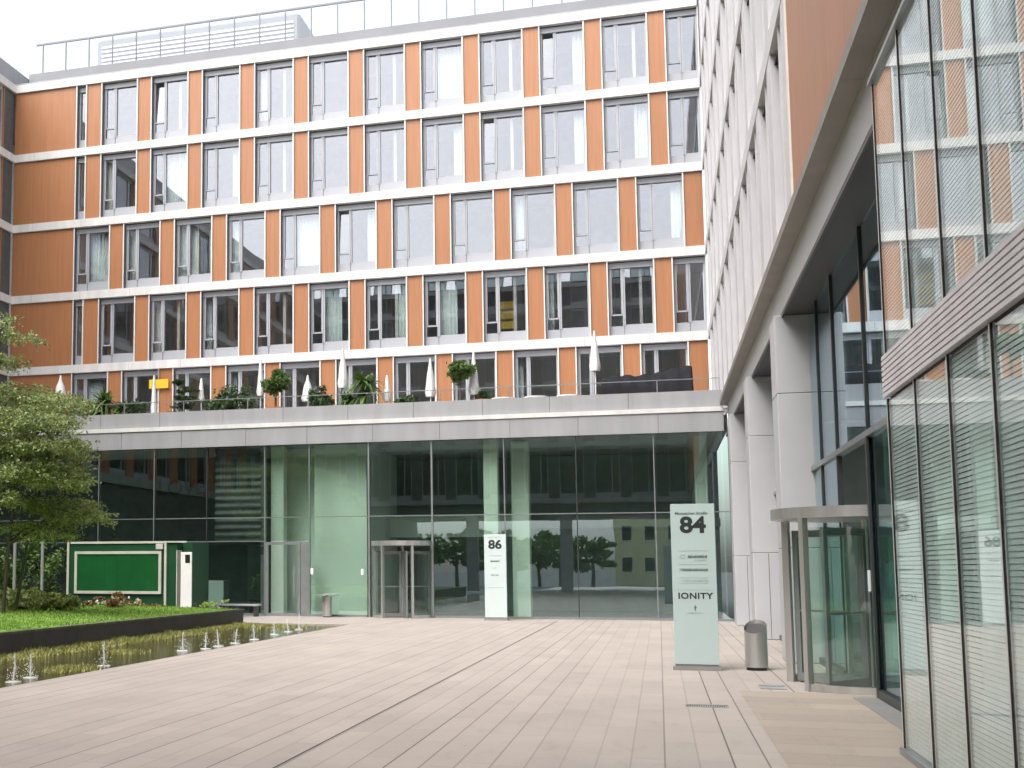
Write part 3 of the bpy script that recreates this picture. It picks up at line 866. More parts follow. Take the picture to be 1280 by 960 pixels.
# ---- glazed lobby with the roof terrace
YG = 40.0
lb = thing('glass_lobby', 'two storey glazed lobby with a silver fascia below the roof terrace', 'lobby', (-12, 44, 0))
bo = lb.location.copy()
fx = [-28.0, -25.6, -23.3, -21.0, -18.65, -16.3, -13.85, -11.6, -9.25, -6.95, -4.6, -2.4, .1, 2.08]
fa = MB(bo)
for a, b in zip(fx[:-1], fx[1:]):
    fa.box(a + .006, b - .006, YG - .12, YG + .2, 5.95, 6.58)
fa.box(-28, 2.08, YG - .10, YG + .19, 5.96, 6.57, 1)
fa.build('fascia', ['fascia', 'soffit'], lb)
MB(bo).box(-28, 2.08, YG - .16, YG + .22, 6.585, 6.73).build('fascia_edge', 'band', lb)
pa = MB(bo)
for a, b in zip(fx[:-1], fx[1:]):
    pa.box(a - .9, b - .912 if b < 2 else 2.05, YG + .0, YG + .16, 6.735, 7.28)
pa.build('parapet', 'fascia', lb)
MB(bo).box(-28, 2.2, YG + .22, YU + .2, 6.02, 6.50).build('terrace_slab', 'room_ceil', lb)
mxs = [-28, -26, -24.0, -21.8, -19.59, -17.39, -15.35, -13.18, -11.55, -9.43, -7.25, -4.83, -2.5, -.07, 2.2]
for i, (a, b) in enumerate(zip(mxs[:-1], mxs[1:])):
    d1 = -9.44 < a < -9.42
    single = -13.2 < a < -13.1
    zb = 2.60 if (d1 or single) else .08
    MB(bo).box(a + .012, b - .012, YG, YG + .016, 3.43, 5.94).build('glass_pane', 'glass_lobby', lb)
    if zb < 2.5 or single or d1:
        MB(bo).box(a + .012, b - .012, YG, YG + .016, zb, 3.40).build('glass_pane', 'glass_lobby', lb)
for i, x in enumerate(mxs):
    if x == -9.43 or x == -7.25:
        MB(bo).box(x - .03, x + .03, YG - .03, YG + .12, 0, 5.95).build('mullion', 'mullion', lb)
    else:
        MB(bo).box(x - .016, x + .016, YG - .02, YG + .14, 0, 5.95).build('mullion', 'mullion' if i % 3 else 'mullion_dark', lb)
MB(bo).box(-28, 2.2, YG - .012, YG + .06, 3.40, 3.43).build('transom', 'mullion', lb)
MB(bo).box(-28, -13.2, YG - .012, YG + .06, 2.57, 2.60).build('transom', 'mullion', lb)
MB(bo).box(-28, 2.2, YG - .02, YG + .1, 5.945, 5.955).build('head_rail', 'mullion_dark', lb)
for a, b in ((-28, -13.2), (-11.6, -9.5), (-7.2, 2.2)):
    MB(bo).box(a, b, YG - .03, YG + .09, 0, .075).build('base_rail', 'mullion', lb)
MB(bo).box(-28, 2.2, YG + .1, 57, .001, .014).build('lobby_floor', 'lobby_floor', lb)
MB(bo).box(-13.3, 2.2, 47.6, 47.9, 0, 6.0).build('rear_wall', 'lobby_mid', lb)
MB(bo).box(-28, -13.3, 44.2, 44.5, 0, 6.0).build('rear_wall', 'lobby_dark', lb)
MB(bo).box(-13.42, -13.30, YG + .3, 47.9, 0, 6.0).build('partition_wall', 'lobby_dark', lb)
MB(bo).box(-11.62, -9.72, YG + .9, 46.0, .014, 6.0).build('pale_core_wall', 'lobby_pale', lb)
MB(bo).box(-13.28, -11.63, YG + 1.9, 46.0, .014, 6.0).build('pale_core_wall', 'lobby_pale', lb)
MB(bo).cbox(-13.2, -12.72, YG + .75, YG + 1.2, .014, 6.0, .02).build('lobby_column', 'lobby_pale', lb)
MB(bo).cbox(-5.6, -5.12, YG + .6, YG + 1.0, .014, 6.0, .02).build('lobby_column', 'lobby_pale', lb)
MB(bo).cbox(-4.78, -4.18, YG + 1.5, YG + 2.0, .014, 6.0, .02).build('lobby_column', 'lobby_pale', lb)
MB(bo).cbox(1.2, 1.6, YG + 1.5, YG + 2.0, .014, 6.0, .02).build('lobby_column', 'lobby_pale', lb)
MB(bo).box(-9.7, -5.0, 44.5, 44.7, 2.8, 3.6).build('gallery_edge', 'lobby_pale', lb)
MB(bo).box(-9.7, 2.1, 44.7, 47.6, 3.1, 3.4).build('gallery_floor', 'lobby_mid', lb)
# pleated dark blind in the third bay
c = MB(bo); vs = []; n = 60
for i in range(n + 1):
    z = 2.62 + (5.92 - 2.62) * i / n
    y = YG + .45 + .05 * sin(i * 1.35)
    vs += [(-15.2, y, z), (-13.48, y, z), (-13.48, y + .01, z), (-15.2, y + .01, z)]
c.add(vs, [f for i in range(n) for f in ((i * 4, i * 4 + 1, i * 4 + 5, i * 4 + 4), (i * 4 + 3, i * 4 + 7, i * 4 + 6, i * 4 + 2))], 0, True)
c.build('pleated_blind', 'curtain_grey', lb)
lt = MB(bo)
text_mesh(lt, 'LOVE', .85, -18.05, 4.55, 44.19, bold=.01)
lt.build('wall_lettering', 'black', lb)
# single glazed door
d = MB(bo)
d.box(-13.14, -13.04, YG - .03, YG + .06, 0, 2.56); d.box(-11.98, -11.88, YG - .03, YG + .06, 0, 2.56); d.box(-13.04, -11.98, YG - .03, YG + .06, 2.46, 2.56); d.box(-13.04, -11.98, YG - .03, YG + .06, 0, .10)
dd = d.build('glass_door', 'mullion', lb)
MB(bo).box(-13.04, -11.98, YG + .01, YG + .025, .1, 2.46).build('pane', 'glass_door', dd)
MB(bo).box(-12.10, -12.07, YG - .09, YG - .06, .7, 1.7).build('handle', 'steel', dd)
MB(bo).box(-11.86, -11.57, YG - .01, YG + .03, 0, 2.56).build('door_side_panel', 'mullion', lb)
revolving_door(lb, bo, -8.30, YG + .12, 1.0, 2.22, 2.56, .16, .35, ((radians(178), radians(240)), (radians(300), radians(362))))
for x, z in ((-11.44, 1.44), (-9.66, 1.42)):
    MB(bo).cbox(x - .05, x + .05, YG - .08, YG - .02, z, z + .2, .01).build('intercom', 'white', lb)

# terrace balustrade
tb = thing('glass_balustrade', 'low clear glass balustrade along the terrace parapet', 'railing', (-12, YG + .08, 7.28))
MB(tb.location).box(-28, 2.0, YG + .075, YG + .085, 7.30, 7.66).build('glass_panel', 'glass_rail', tb)
MB(tb.location).box(-28, 2.0, YG + .06, YG + .10, 7.66, 7.685).build('handrail', 'mullion', tb)
for a in fx[1:-1]:
    MB(tb.location).box(a - .015, a + .015, YG + .06, YG + .10, 7.281, 7.66).build('post', 'mullion', tb)

# ------------------------------------------------------------------ plaza furniture
def sign_pillar(x0, x1, y, h, face, label, num, numsize, numz, lines):
    t = thing('sign_pillar', label, 'sign', ((x0 + x1) / 2, y + .07, 0))
    o = t.location.copy()
    MB(o).cbox(x0 + .006, x1 - .006, y + .015, y + .125, .06, h - .004, .004).build('core', 'mullion', t)
    MB(o).cbox(x0, x1, y, y + .014, .10, h, .003).build('front_panel', face, t)
    MB(o).cbox(x0, x1, y + .126, y + .14, .10, h, .003).build('rear_panel', face, t)
    MB(o).box(x0 - .03, x1 + .03, y - .03, y + .17, 0, .06).build('plinth', 'plinth', t)
    cx = (x0 + x1) / 2
    n = MB(o); text_mesh(n, num, numsize, cx, numz, y - .002, bold=numsize * .035, stretch=1.12); n.build('number', 'ink', t)
    s = MB(o); lines(s, cx, y - .002); s.build('lettering', ['ink_soft', 'rule', 'ink'], t)
    return t

def squiggle(mb, x0, x1, z, h, y, rng, mi=0):
    """a row of tiny broken strokes standing for lettering too small to read"""
    x = x0
    while x < x1 - h * .3:
        wd = h * rng.uniform(.3, .62)
        k = rng.random()
        mb.box(x, x + h * .14, y - .002, y, z, z + h * (1.35 if k < .25 else 1), mi)
        if k > .3: mb.box(x + h * .14, x + wd, y - .002, y, z + h * .82, z + h, mi)
        if k > .55: mb.box(x + h * .14, x + wd, y - .002, y, z, z + h * .16, mi)
        if k > .4: mb.box(x + wd - h * .12, x + wd, y - .0021, y, z, z + h * .84, mi)
        x += wd + h * .22

def lines84(s, cx, y):
    rg = random.Random(3)
    text_mesh(s, 'Moosacher Straße', .066, cx - .02, 2.525, y, bold=.0015, mi=0, stretch=1.04)
    for z in (1.93, 1.71, 1.49, 1.405):
        s.box(cx - .23, cx + .22, y - .0015, y, z, z + .005, 1)
    s.box(cx - .30, cx + .30, y - .0012, y, 1.295, 1.300, 1)
    # round emblem and bold name, second name
    s.add([(cx - .17 + .05 * cos(a), y - .002, 1.835 + .03 * sin(a)) for a in [2 * pi * i / 14 for i in range(14)]] + [(cx - .17 + .037 * cos(a), y - .002, 1.835 + .02 * sin(a)) for a in [2 * pi * i / 14 for i in range(14)]],
          [(i, (i + 1) % 14, 14 + (i + 1) % 14, 14 + i) for i in range(12)], 1)
    squiggle(s, cx - .09, cx + .21, 1.81, .05, y, rg, 0); s.box(cx - .09, cx + .205, y - .0016, y, 1.822, 1.845, 0)
    squiggle(s, cx + .02, cx + .21, 1.765, .022, y, rg, 1)
    squiggle(s, cx - .22, cx + .23, 1.60, .042, y, rg, 0); s.box(cx - .2, cx + .22, y - .0016, y, 1.612, 1.628, 0)
    squiggle(s, cx - .20, cx + .22, 1.43, .026, y, rg, 1)
    text_mesh(s, 'IONITY', .135, cx + .005, 1.155, y, bold=.004, mi=2, stretch=1.12, spacing=1.1)
    s.box(cx - .008, cx + .008, y - .002, y, .96, 1.05, 0); s.box(cx - .02, cx + .02, y - .0021, y, 1.0, 1.02, 0)
    squiggle(s, cx - .12, cx + .12, .91, .02, y, rg, 1)
sign_pillar(.20, .885, 20.75, 2.70, 'mint', 'tall mint glass sign pillar with a large 84 on the plaza', '84', .36, 2.235, lines84)
def lines86(s, cx, y):
    rg = random.Random(5)
    squiggle(s, cx - .22, cx + .22, 2.60, .045, y, rg, 1)
    squiggle(s, cx - .18, cx + .18, 2.03, .022, y, rg, 1)
    squiggle(s, cx - .15, cx + .15, 1.84, .055, y, rg, 0); s.box(cx - .14, cx + .14, y - .0016, y, 1.855, 1.875, 0)
    squiggle(s, cx - .06, cx + .06, 1.63, .04, y, rg, 1)
    squiggle(s, cx - .13, cx + .10, 1.41, .04, y, rg, 0)
    s.box(cx - .27, cx + .27, y - .0015, y, 1.03, 1.04, 1)
sign_pillar(-5.32, -4.63, 38.5, 2.72, 'mint_pale', 'pale glass sign pillar with 86 in front of the lobby glass', '86', .38, 2.27, lines86)

# steel bin by the pillars: drum cut at a slant, dark foot
t = thing('litter_bin', 'brushed steel litter bin with slanted top beside the pillars', 'bin', (1.47, 21.1, 0))
o = t.location.copy()
b = MB(o); n = 28; r = .175
vs = []
for z in (.05, None):
    for i in range(n):
        a = 2 * pi * i / n; x, y = r * cos(a), r * sin(a)
        vs.append((1.47 + x, 21.1 + y, z if z else .70 + .10 * (y / r) + .03 * (x / r)))
b.add(vs, [(i, (i + 1) % n, n + (i + 1) % n, n + i) for i in range(n)], 0, True)
b.build('body', 'steel', t)
b = MB(o)
b.add([(1.47 + .15 * cos(a), 21.1 + .15 * sin(a), .655 + .09 * sin(a) + .026 * cos(a)) for a in [2 * pi * i / n for i in range(n)]], [tuple(range(n))])
b.build('lid', 'steel_dark', t)
MB(o).lathe([(0, 0), (.16, 0), (.16, .05), (0, .05)], (1.47, 21.1, 0), 28).build('foot', 'black', t)
# small bin with a flat disc lid at the lobby
t = thing('litter_bin', 'small steel litter bin with a wide flat lid before the lobby', 'bin', (-10.8, 39.55, 0))
o = t.location.copy(); c = (-10.8, 39.55, 0)
MB(o).lathe([(0, .03), (.16, .03), (.16, .70), (0, .70)], c, 24).build('body', 'steel', t)
MB(o).lathe([(0, .735), (.40, .735), (.40, .765), (0, .765)], c, 28).build('lid', 'steel', t)
b = MB(o)
b.lathe([(0, 0), (.14, 0), (.14, .03), (0, .03)], c, 20); b.lathe([(.05, .70), (.05, .735)], c, 12); b.build('foot', 'black', t)

# drain grate, slot drain, round lid
t = thing('drain_grate', 'narrow steel drain grate set in the paving before the big sign', 'drain', (.5, 15.45, 0))
o = t.location.copy()
MB(o).box(.26, .74, 15.32, 15.58, .001, .004).build('channel', 'dark', t)
b = MB(o); b.box(.25, .75, 15.31, 15.325, .001, .008); b.box(.25, .75, 15.575, 15.59, .001, .008)
for k in range(24): b.box(.262 + k * .02, .270 + k * .02, 15.325, 15.575, .003, .008)
b.build('grille', 'steel', t)
tag(MB().box(-3.112, -3.100, 2, 38.5, .001, .005).build('slot_drain', 'mullion_dark'), 'long dark slot drain running along the paving', 'drain')
tag(MB().lathe([(0, .006), (.17, .006), (.18, .002)], (1.47, 18.45, .004), 28, 0, False).build('access_cover', 'fascia'), 'round grey access cover beside the revolving door', 'cover')

# green kiosk on the lawn
t = thing('kiosk', 'dark green kiosk with a white framed shutter on the lawn', 'kiosk', (-16.6, 36.9, 0))
o = t.location.copy()
kx0, kx1, ky0, ky1, kz0, kz1 = -18.75, -14.5, 36.0, 38.0, .0, 2.52
b = MB(o); b.box(kx0 + .03, -15.2, ky0 + .03, ky1, kz0, kz1 - .03); b.box(-15.2, kx1, ky0 + .5, ky1, kz0, kz1 - .03); b.box(-15.2, -14.85, ky0 + .06, ky0 + .499, kz0, kz1 - .03)
b.build('body', 'green_dark', t)
b = MB(o)
for x in (kx0, -15.27): b.box(x, x + .075, ky0 - .01, ky0 + .065, kz0, kz1)
b.box(kx0 + .075, -15.27, ky0 - .01, ky0 + .065, kz1 - .07, kz1)
b.box(-15.195, kx1, ky0 - .01, ky0 + .05, kz1 - .05, kz1)
b.build('corner_frame', 'cream', t)
b = MB(o); a0, a1, z0, z1 = -18.45, -15.36, .82, 2.2
b.box(a0, a0 + .09, ky0 - .05, ky0 + .02, z0, z1); b.box(a1 - .09, a1, ky0 - .05, ky0 + .02, z0, z1); b.box(a0 + .09, a1 - .09, ky0 - .05, ky0 + .02, z1 - .09, z1); b.box(a0 + .09, a1 - .09, ky0 - .05, ky0 + .02, z0, z0 + .09)
b.build('shutter_frame', 'cream', t)
b = MB(o)
for k in range(6):
    q0 = a0 + .09 + k * (a1 - a0 - .18) / 6; q1 = a0 + .09 + (k + 1) * (a1 - a0 - .18) / 6
    b.box(q0 + (.004 if k else 0), q1, ky0 - .015 - .002 * (k % 2), ky0 + .01, z0 + .09, z1 - .09)
b.build('shutter', 'green', t)
MB(o).box(-14.84, -14.62, ky0 + .42, ky0 + .495, kz0 + .05, 2.2).build('doorway', 'maroon', t)
b = MB(o); b.cbox(-14.86, -14.83, ky0 + .02, ky0 + .42, kz0, 2.22, .004); b.build('door_frame', 'cream', t)
dl = MB(o).cbox(-14.68, -14.30, ky0 - .05, ky0 - .0, kz0 + .02, 2.16, .01).build('open_door', 'white', t)
MB(o).box(-14.52, -14.36, ky0 - .06, ky0 - .051, 1.82, 2.08).build('door_vent', 'black', dl)
MB(o).cbox(-15.55, -15.30, ky0 - .06, ky0 - .012, 2.26, 2.43, .01).build('lamp_box', 'cream', t)

# bench and light box behind the lobby glass
t = thing('bench', 'low dark bench along the lobby glass', 'bench', (-13.9, 39.3, 0))
o = t.location.copy()
MB(o).cbox(-14.65, -13.1, 39.1, 39.5, .36, .42, .008).build('seat', 'fascia', t)
for x in (-14.55, -13.3): MB(o).box(x, x + .1, 39.15, 39.45, 0, .36).build('leg', 'steel_dark', t)
t = thing('pedestal', 'pale square pedestal standing inside the dark lobby', 'pedestal', (-15.5, 41.8, 0))
o = t.location.copy()
MB(o).cbox(-15.9, -15.25, 41.5, 42.1, .08, 1.2, .015).build('body', 'mint_pale', t)
MB(o).box(-15.84, -15.31, 41.56, 42.04, .014, .08).build('foot', 'black', t)
t = thing('tall_planter', 'dark planter with upright foliage inside the lobby beside the door', 'planter', (-13.75, 41.0, 0))
o = t.location.copy()
MB(o).cbox(-14.0, -13.55, 40.8, 41.25, .014, .55, .01).build('pot', 'black', t)
MB(o).cloud((-13.78, 41.0, 1.05), (.22, .2, .5), 260, .14, R, 0, .4).build('plant', 'leaf_mid', t)

# fountain jets
JP = [(-9.35, 16.3), (-9.45, 17.0), (-9.35, 19.4), (-9.5, 23.4), (-9.25, 24.1), (-9.3, 25.0), (-9.3, 26.1), (-9.35, 27.6), (-9.55, 29.8), (-9.6, 31.2), (-9.7, 32.5)]
JL = ['two jets nearest the viewer, the front one, rising from the pool', 'second fountain jet of the nearest pair in the pool', 'lone fountain jet beside the plant tuft in the pool',
      'fountain jet at the middle of the pool, before the close pair', 'first jet of the close pair at mid pool', 'second jet of the close pair at mid pool', 'fountain jet just beyond the close pair',
      'fountain jet nearest the end corner of the dark wall', 'first of the three farthest small jets in the pool', 'middle one of the three farthest small jets', 'farthest small jet at the end of the pool']
JL[0] = 'front fountain jet of the nearest pair in the pool'
for (x, y), lab in zip(JP, JL):
    h = R.uniform(.32, .46)
    b = MB()
    lean = R.uniform(-.05, .05)
    prev = (x, y, -.06)
    for k in range(1, 6):
        q = (x + lean * k / 5 + R.gauss(0, .006), y, -.06 + h * k / 5)
        b.cyl(prev, q, .020 - .002 * k, .020 - .002 * (k + 1), 7, cap=False); prev = q
    for k in range(70):
        a = R.uniform(0, 2 * pi); d = abs(R.gauss(0, .07)); z = -.05 + max(0, h * (1 - d * 4)) * R.random()
        b.lathe([(0, -.009), (.009, 0), (0, .009)], (x + lean * .5 + d * cos(a), y + d * sin(a), z), 5)
    for r0 in (.05, .10): b.lathe([(r0, -.054), (r0 + .012, -.046), (r0 + .026, -.054)], (x, y, 0), 18)
    tag(b.build('fountain_jet', 'spray'), 'white ' + lab if not lab.startswith('white') else lab, 'fountain jet', 'fountain jets in the pool')

# ------------------------------------------------------------------ terrace things
TZ = 6.5
def umbrella(x, y, h, low, label, wid=.17):
    t = thing('folded_parasol', label, 'parasol', (x, y, TZ), 0, 'folded white parasols on the terrace')
    o = t.location.copy()
    MB(o).cyl((x, y, TZ), (x, y, h), .022, n=8).build('pole', 'white', t)
    MB(o).lathe([(.24, 0), (.24, .06), (.05, .09)], (x, y, TZ), 16).build('base', 'plinth', t)
    b = MB(o); n = 16; vs = []
    prof = [(0, .03, h + .04), (.2, .06, 0), (.45, wid * .62, 0), (.72, wid * .8, 0), (.88, wid, 0), (1, wid * .85, 0)]
    for j, (tt, rr_, _) in enumerate(prof):
        z = h + .03 - tt * (h - low)
        for i in range(n):
            a = 2 * pi * i / n
            q = .82 * rr_ * (1.25 if i % 2 else .72)
            vs.append((x + q * cos(a), y + q * sin(a), z))
    b.add(vs, [(j * n + i, j * n + (i + 1) % n, (j + 1) * n + (i + 1) % n, (j + 1) * n + i) for j in range(len(prof) - 1) for i in range(n)], 0, True)
    b.add(vs[:n], [tuple(range(n))])
    b.build('canopy', 'cloth', t)
UMB = [(-22.3, 9.17, 8.15, 'folded white parasol beside the big orange panel, leftmost on the terrace', .26), (-18.31, 8.98, 7.2, 'thin folded white parasol before the doorway with the yellow sign', .15), (-16.37, 8.77, 7.9, 'short folded white parasol between the bushy plants at left', .13),
       (-14.01, 9.35, 8.0, 'folded white parasol behind the terracotta pot with the clipped tree', .15), (-12.18, 8.69, 7.71, 'short wide folded parasol between two low bushes', .24), (-10.84, 9.62, 8.15, 'tall folded white parasol left of the fan palm', .2),
       (-9.2, 8.55, 7.6, 'folded white parasol just right of the fan palm', .16), (-7.62, 9.1, 7.7, 'folded parasol before the orange pier left of the round tree', .2), (-6.07, 9.25, 7.7, 'folded white parasol just right of the round headed tree', .2),
       (-1.91, 9.75, 8.35, 'tall folded white parasol at the left end of the black tarpaulin', .2)]
for x, h, lo_, lab, wd in UMB: umbrella(x, 42.0, h, lo_, lab, wd)

def potted(x, y, label, kind, name='potted_plant', h=8.6, r=.5, pot='terracotta', pr=.28, ph=.55):
    t = thing(name, label, 'potted plant', (x, y, TZ), 0)
    o = t.location.copy()
    MB(o).lathe([(0, 0), (pr * .75, 0), (pr, ph), (pr * 1.08, ph), (pr * 1.08, ph + .06), (pr * .9, ph + .06), (pr * .88, ph - .02), (0, ph - .02)], (x, y, TZ), 18).build('pot', pot, t)
    rg = random.Random(int(abs(x) * 100))
    if kind == 'ball':
        MB(o).cyl((x, y, TZ + ph), (x + .03, y, h - r), .05, .035, 8).build('trunk', 'bark', t)
        MB(o).cloud((x, y, h - r * .8), (r, r, r * .85), 1500, .17, rg, 0, .5, .3).build('crown', 'leaf_mid', t)
    elif kind == 'bush':
        MB(o).cloud((x, y, (TZ + ph + h) / 2), (r, r * .8, (h - TZ - ph) / 2), 1600, .17, rg, 0, .45, .25).build('crown', 'leaf_dark', t)
    elif kind == 'layer':
        MB(o).cyl((x, y, TZ + ph), (x, y, h - .1), .04, .02, 8).build('trunk', 'bark', t)
        b = MB(o)
        for k in range(5): b.cloud((x + rg.uniform(-.15, .15), y, h - .1 - k * .3), (r * (.5 + .13 * k), r * .5, .10), 420, .15, rg, .3, .45, .1)
        b.build('crown', 'leaf_dark', t)
    elif kind == 'palm':
        MB(o).cyl((x, y, TZ + ph), (x, y, h - r), .07, .06, 8).build('trunk', 'bark', t)
        b = MB(o)
        for k in range(150):
            a = rg.uniform(0, 2 * pi); e = rg.uniform(-.5, 1.2); L_ = r * rg.uniform(.8, 1.25)
            p0 = Vector((x + rg.uniform(-.25, .25) * r, y, h - r * rg.choice((1, 1, 1.5)))); prev = p0; sd = Vector((-sin(a), cos(a), 0))
            for s in range(4):
                f = (s + 1) / 4
                q = p0 + Vector((cos(a) * cos(e), sin(a) * cos(e), sin(e))) * L_ * f - Vector((0, 0, .45 * L_ * f * f))
                w0 = .055 * (1 - s / 4) + .006; w1 = .055 * (1 - f) + .006
                b.add([prev - sd * w0, prev + sd * w0, q + sd * w1, q - sd * w1], [(0, 1, 2, 3)]); prev = q
        b.build('crown', 'leaf_mid', t)
potted(-20.18, 41.6, 'bushy yucca with long hanging leaves beside the big orange panel', 'palm', h=8.9, r=.85)
potted(-19.55, 41.7, 'smaller long leaved plant next to the bushy yucca', 'palm', h=8.3, r=.55)
potted(-16.95, 41.6, 'layered dark green shrub left of the bushy terrace plants', 'layer', h=8.7, r=.75)
potted(-14.85, 41.5, 'wide dark leafy bush at the terrace edge under the stair reflection', 'bush', h=8.4, r=.85)
potted(-13.30, 41.6, 'clipped round tree in a terracotta pot by the parasol', 'ball', h=8.85, r=.5, ph=.95, pr=.34)
potted(-11.58, 41.6, 'low flat topped bush in a terracotta pot', 'bush', h=8.15, r=.5, ph=.8, pr=.33)
potted(-9.94, 41.6, 'fan palm with drooping leaves before dark windows', 'palm', h=9.1, r=.85)
potted(-6.51, 41.6, 'round headed tree on a thin trunk before an orange pier', 'ball', h=9.05, r=.5)
potted(-5.75, 41.7, 'small terracotta pot with low greenery near the round headed tree', 'bush', h=7.75, r=.22, ph=.95, pr=.24)
potted(-15.95, 42.2, 'small terracotta pot plant behind the short parasol', 'bush', h=7.9, r=.3, ph=1.0, pr=.3)
potted(-18.9, 41.7, 'tall leafy shrub behind the thin parasol near the doorway with the yellow sign', 'bush', h=8.1, r=.55)
potted(-15.5, 41.9, 'second dark bush crowding the wide leafy bush', 'bush', h=8.05, r=.6)
potted(-10.6, 41.8, 'dark spiky plant crowding the fan palm at its left', 'palm', h=8.3, r=.6)
potted(-8.4, 41.8, 'low plant in a terracotta pot before a glazed terrace door', 'bush', h=7.75, r=.4, ph=.85, pr=.28)
potted(-20.9, 41.8, 'pale green shrub at the left end of the terrace', 'bush', h=8.0, r=.45)

# black tarpaulin over stacked furniture
tp = MB(); nx, ny = 44, 14
def tz(u, v):
    base = 7.30 + (.72 + .30 * u + .06 * sin(u * 9)) * (1 - abs(2 * v - 1) ** 3) * (1 if .02 < u < .98 else .55)
    return base + .05 * sin(u * 40 + v * 5) * (1 - v) + .045 * noise.noise((u * 9, v * 14, 1))
vs = []
for j in range(ny + 1):
    for i in range(nx + 1):
        u, v = i / nx, j / ny
        fold = .05 * sin(v * 26 + u * 4)
        vs.append((-1.75 + 3.05 * u, 41.1 + 1.5 * v + fold, tz(u, v) if 0 < j < ny and 0 < i < nx else TZ + .02))
tp.add(vs, [(j * (nx + 1) + i, j * (nx + 1) + i + 1, (j + 1) * (nx + 1) + i + 1, (j + 1) * (nx + 1) + i) for j in range(ny) for i in range(nx)], 0, True)
tag(tp.build('tarpaulin', 'tarp'), 'black tarpaulin draped over stacked furniture at the terrace end', 'tarpaulin')

# terrace chairs and tables
def chair(x, y, rz):
    t = thing('terrace_chair', 'brown slatted terrace chair just left of the thin parasol by the yellow sign', 'chair', (x, y, TZ), rz, 'brown chairs on the terrace')
    MB().cbox(-.22, .22, -.22, .22, .43, .47, .01).build('seat', 'wood', t)
    b = MB()
    for k in range(5): b.box(-.21, .21, .20, .225, .58 + k * .09, .64 + k * .09)
    b.box(-.23, -.2, .2, .24, .47, 1.05); b.box(.2, .23, .2, .24, .47, 1.05); b.build('backrest', 'wood', t)
    for sx in (-1, 1):
        for sy in (-1, 1): MB().box(sx * .2 - .02, sx * .2 + .02, sy * .2 - .02, sy * .2 + .02, 0, .43).build('leg', 'wood', t)
    return t
c0 = chair(-18.9, 42.6, 2.9)
for x, y, rz in ((-18.0, 42.9, 3.4), (-17.5, 42.5, 3.0), (-8.9, 42.5, 3.1), (-8.3, 42.6, 3.3), (-7.2, 42.7, 2.9), (-12.9, 42.9, 3.2), (-5.2, 42.8, 3.0)):
    q = dup(c0, None, (x, y, TZ)); q.rotation_euler = (0, 0, rz)
    q['label'] = 'brown slatted terrace chair ' + {-18.0: 'just right of the thin parasol by the yellow sign', -17.5: 'left of the layered dark shrub', -8.9: 'right of the fan palm before the glazed door',
        -8.3: 'behind the low terracotta plant before a glazed terrace door', -7.2: 'between the orange pier parasol and the round headed tree', -12.9: 'between the clipped round tree and the short wide parasol', -5.2: 'beside the white table right of the round headed tree'}[x]
def table(x, y, label):
    t = thing('terrace_table', label, 'table', (x, y, TZ), 0, 'white tables on the terrace')
    MB().lathe([(0, .98), (.42, .98), (.42, 1.02), (0, 1.02)], (0, 0, 0), 24).build('tabletop', 'white', t)
    MB().cyl((0, 0, .03), (0, 0, .98), .035, n=10).build('column', 'steel', t)
    MB().lathe([(0, 0), (.26, 0), (.26, .03), (0, .03)], (0, 0, 0), 20).build('foot', 'steel', t)
for x, lab in ((-5.0, 'white round table at the right of the round headed tree'), (-3.9, 'white round table between the two right parasols'), (-2.8, 'white round table nearest the tall parasol by the tarpaulin')): table(x, 41.7, lab)
t = thing('hanging_sign', 'yellow blank panel hanging in a terrace doorway', 'sign', (-21.6, YU - .15, 9.6))
MB(t.location).box(-21.1, -20.2, YU - .14, YU - .10, 9.45, 9.85).build('panel', 'yellow', t)
MB(t.location).box(-20.7, -20.66, YU - .13, YU - .11, 9.85, 10.33).build('bracket', 'steel', t)
# coloured things visible behind office glass
t = thing('filing_shelf', 'yellow box files on a shelf behind a dark office window', 'shelf', (-6.0, YU + 1.2, zr(0)))
o = t.location.copy()
MB(o).box(-6.1, -5.15, YU + 1.1, YU + 1.5, zr(0), zr(0) + .7).build('cabinet', 'wood', t)
for k in range(3): MB(o).cbox(-5.95, -5.35, YU + .95, YU + 1.3, zr(0) + .72 + k * .42, zr(0) + 1.02 + k * .42, .01).build('box_file', 'yellow', t)

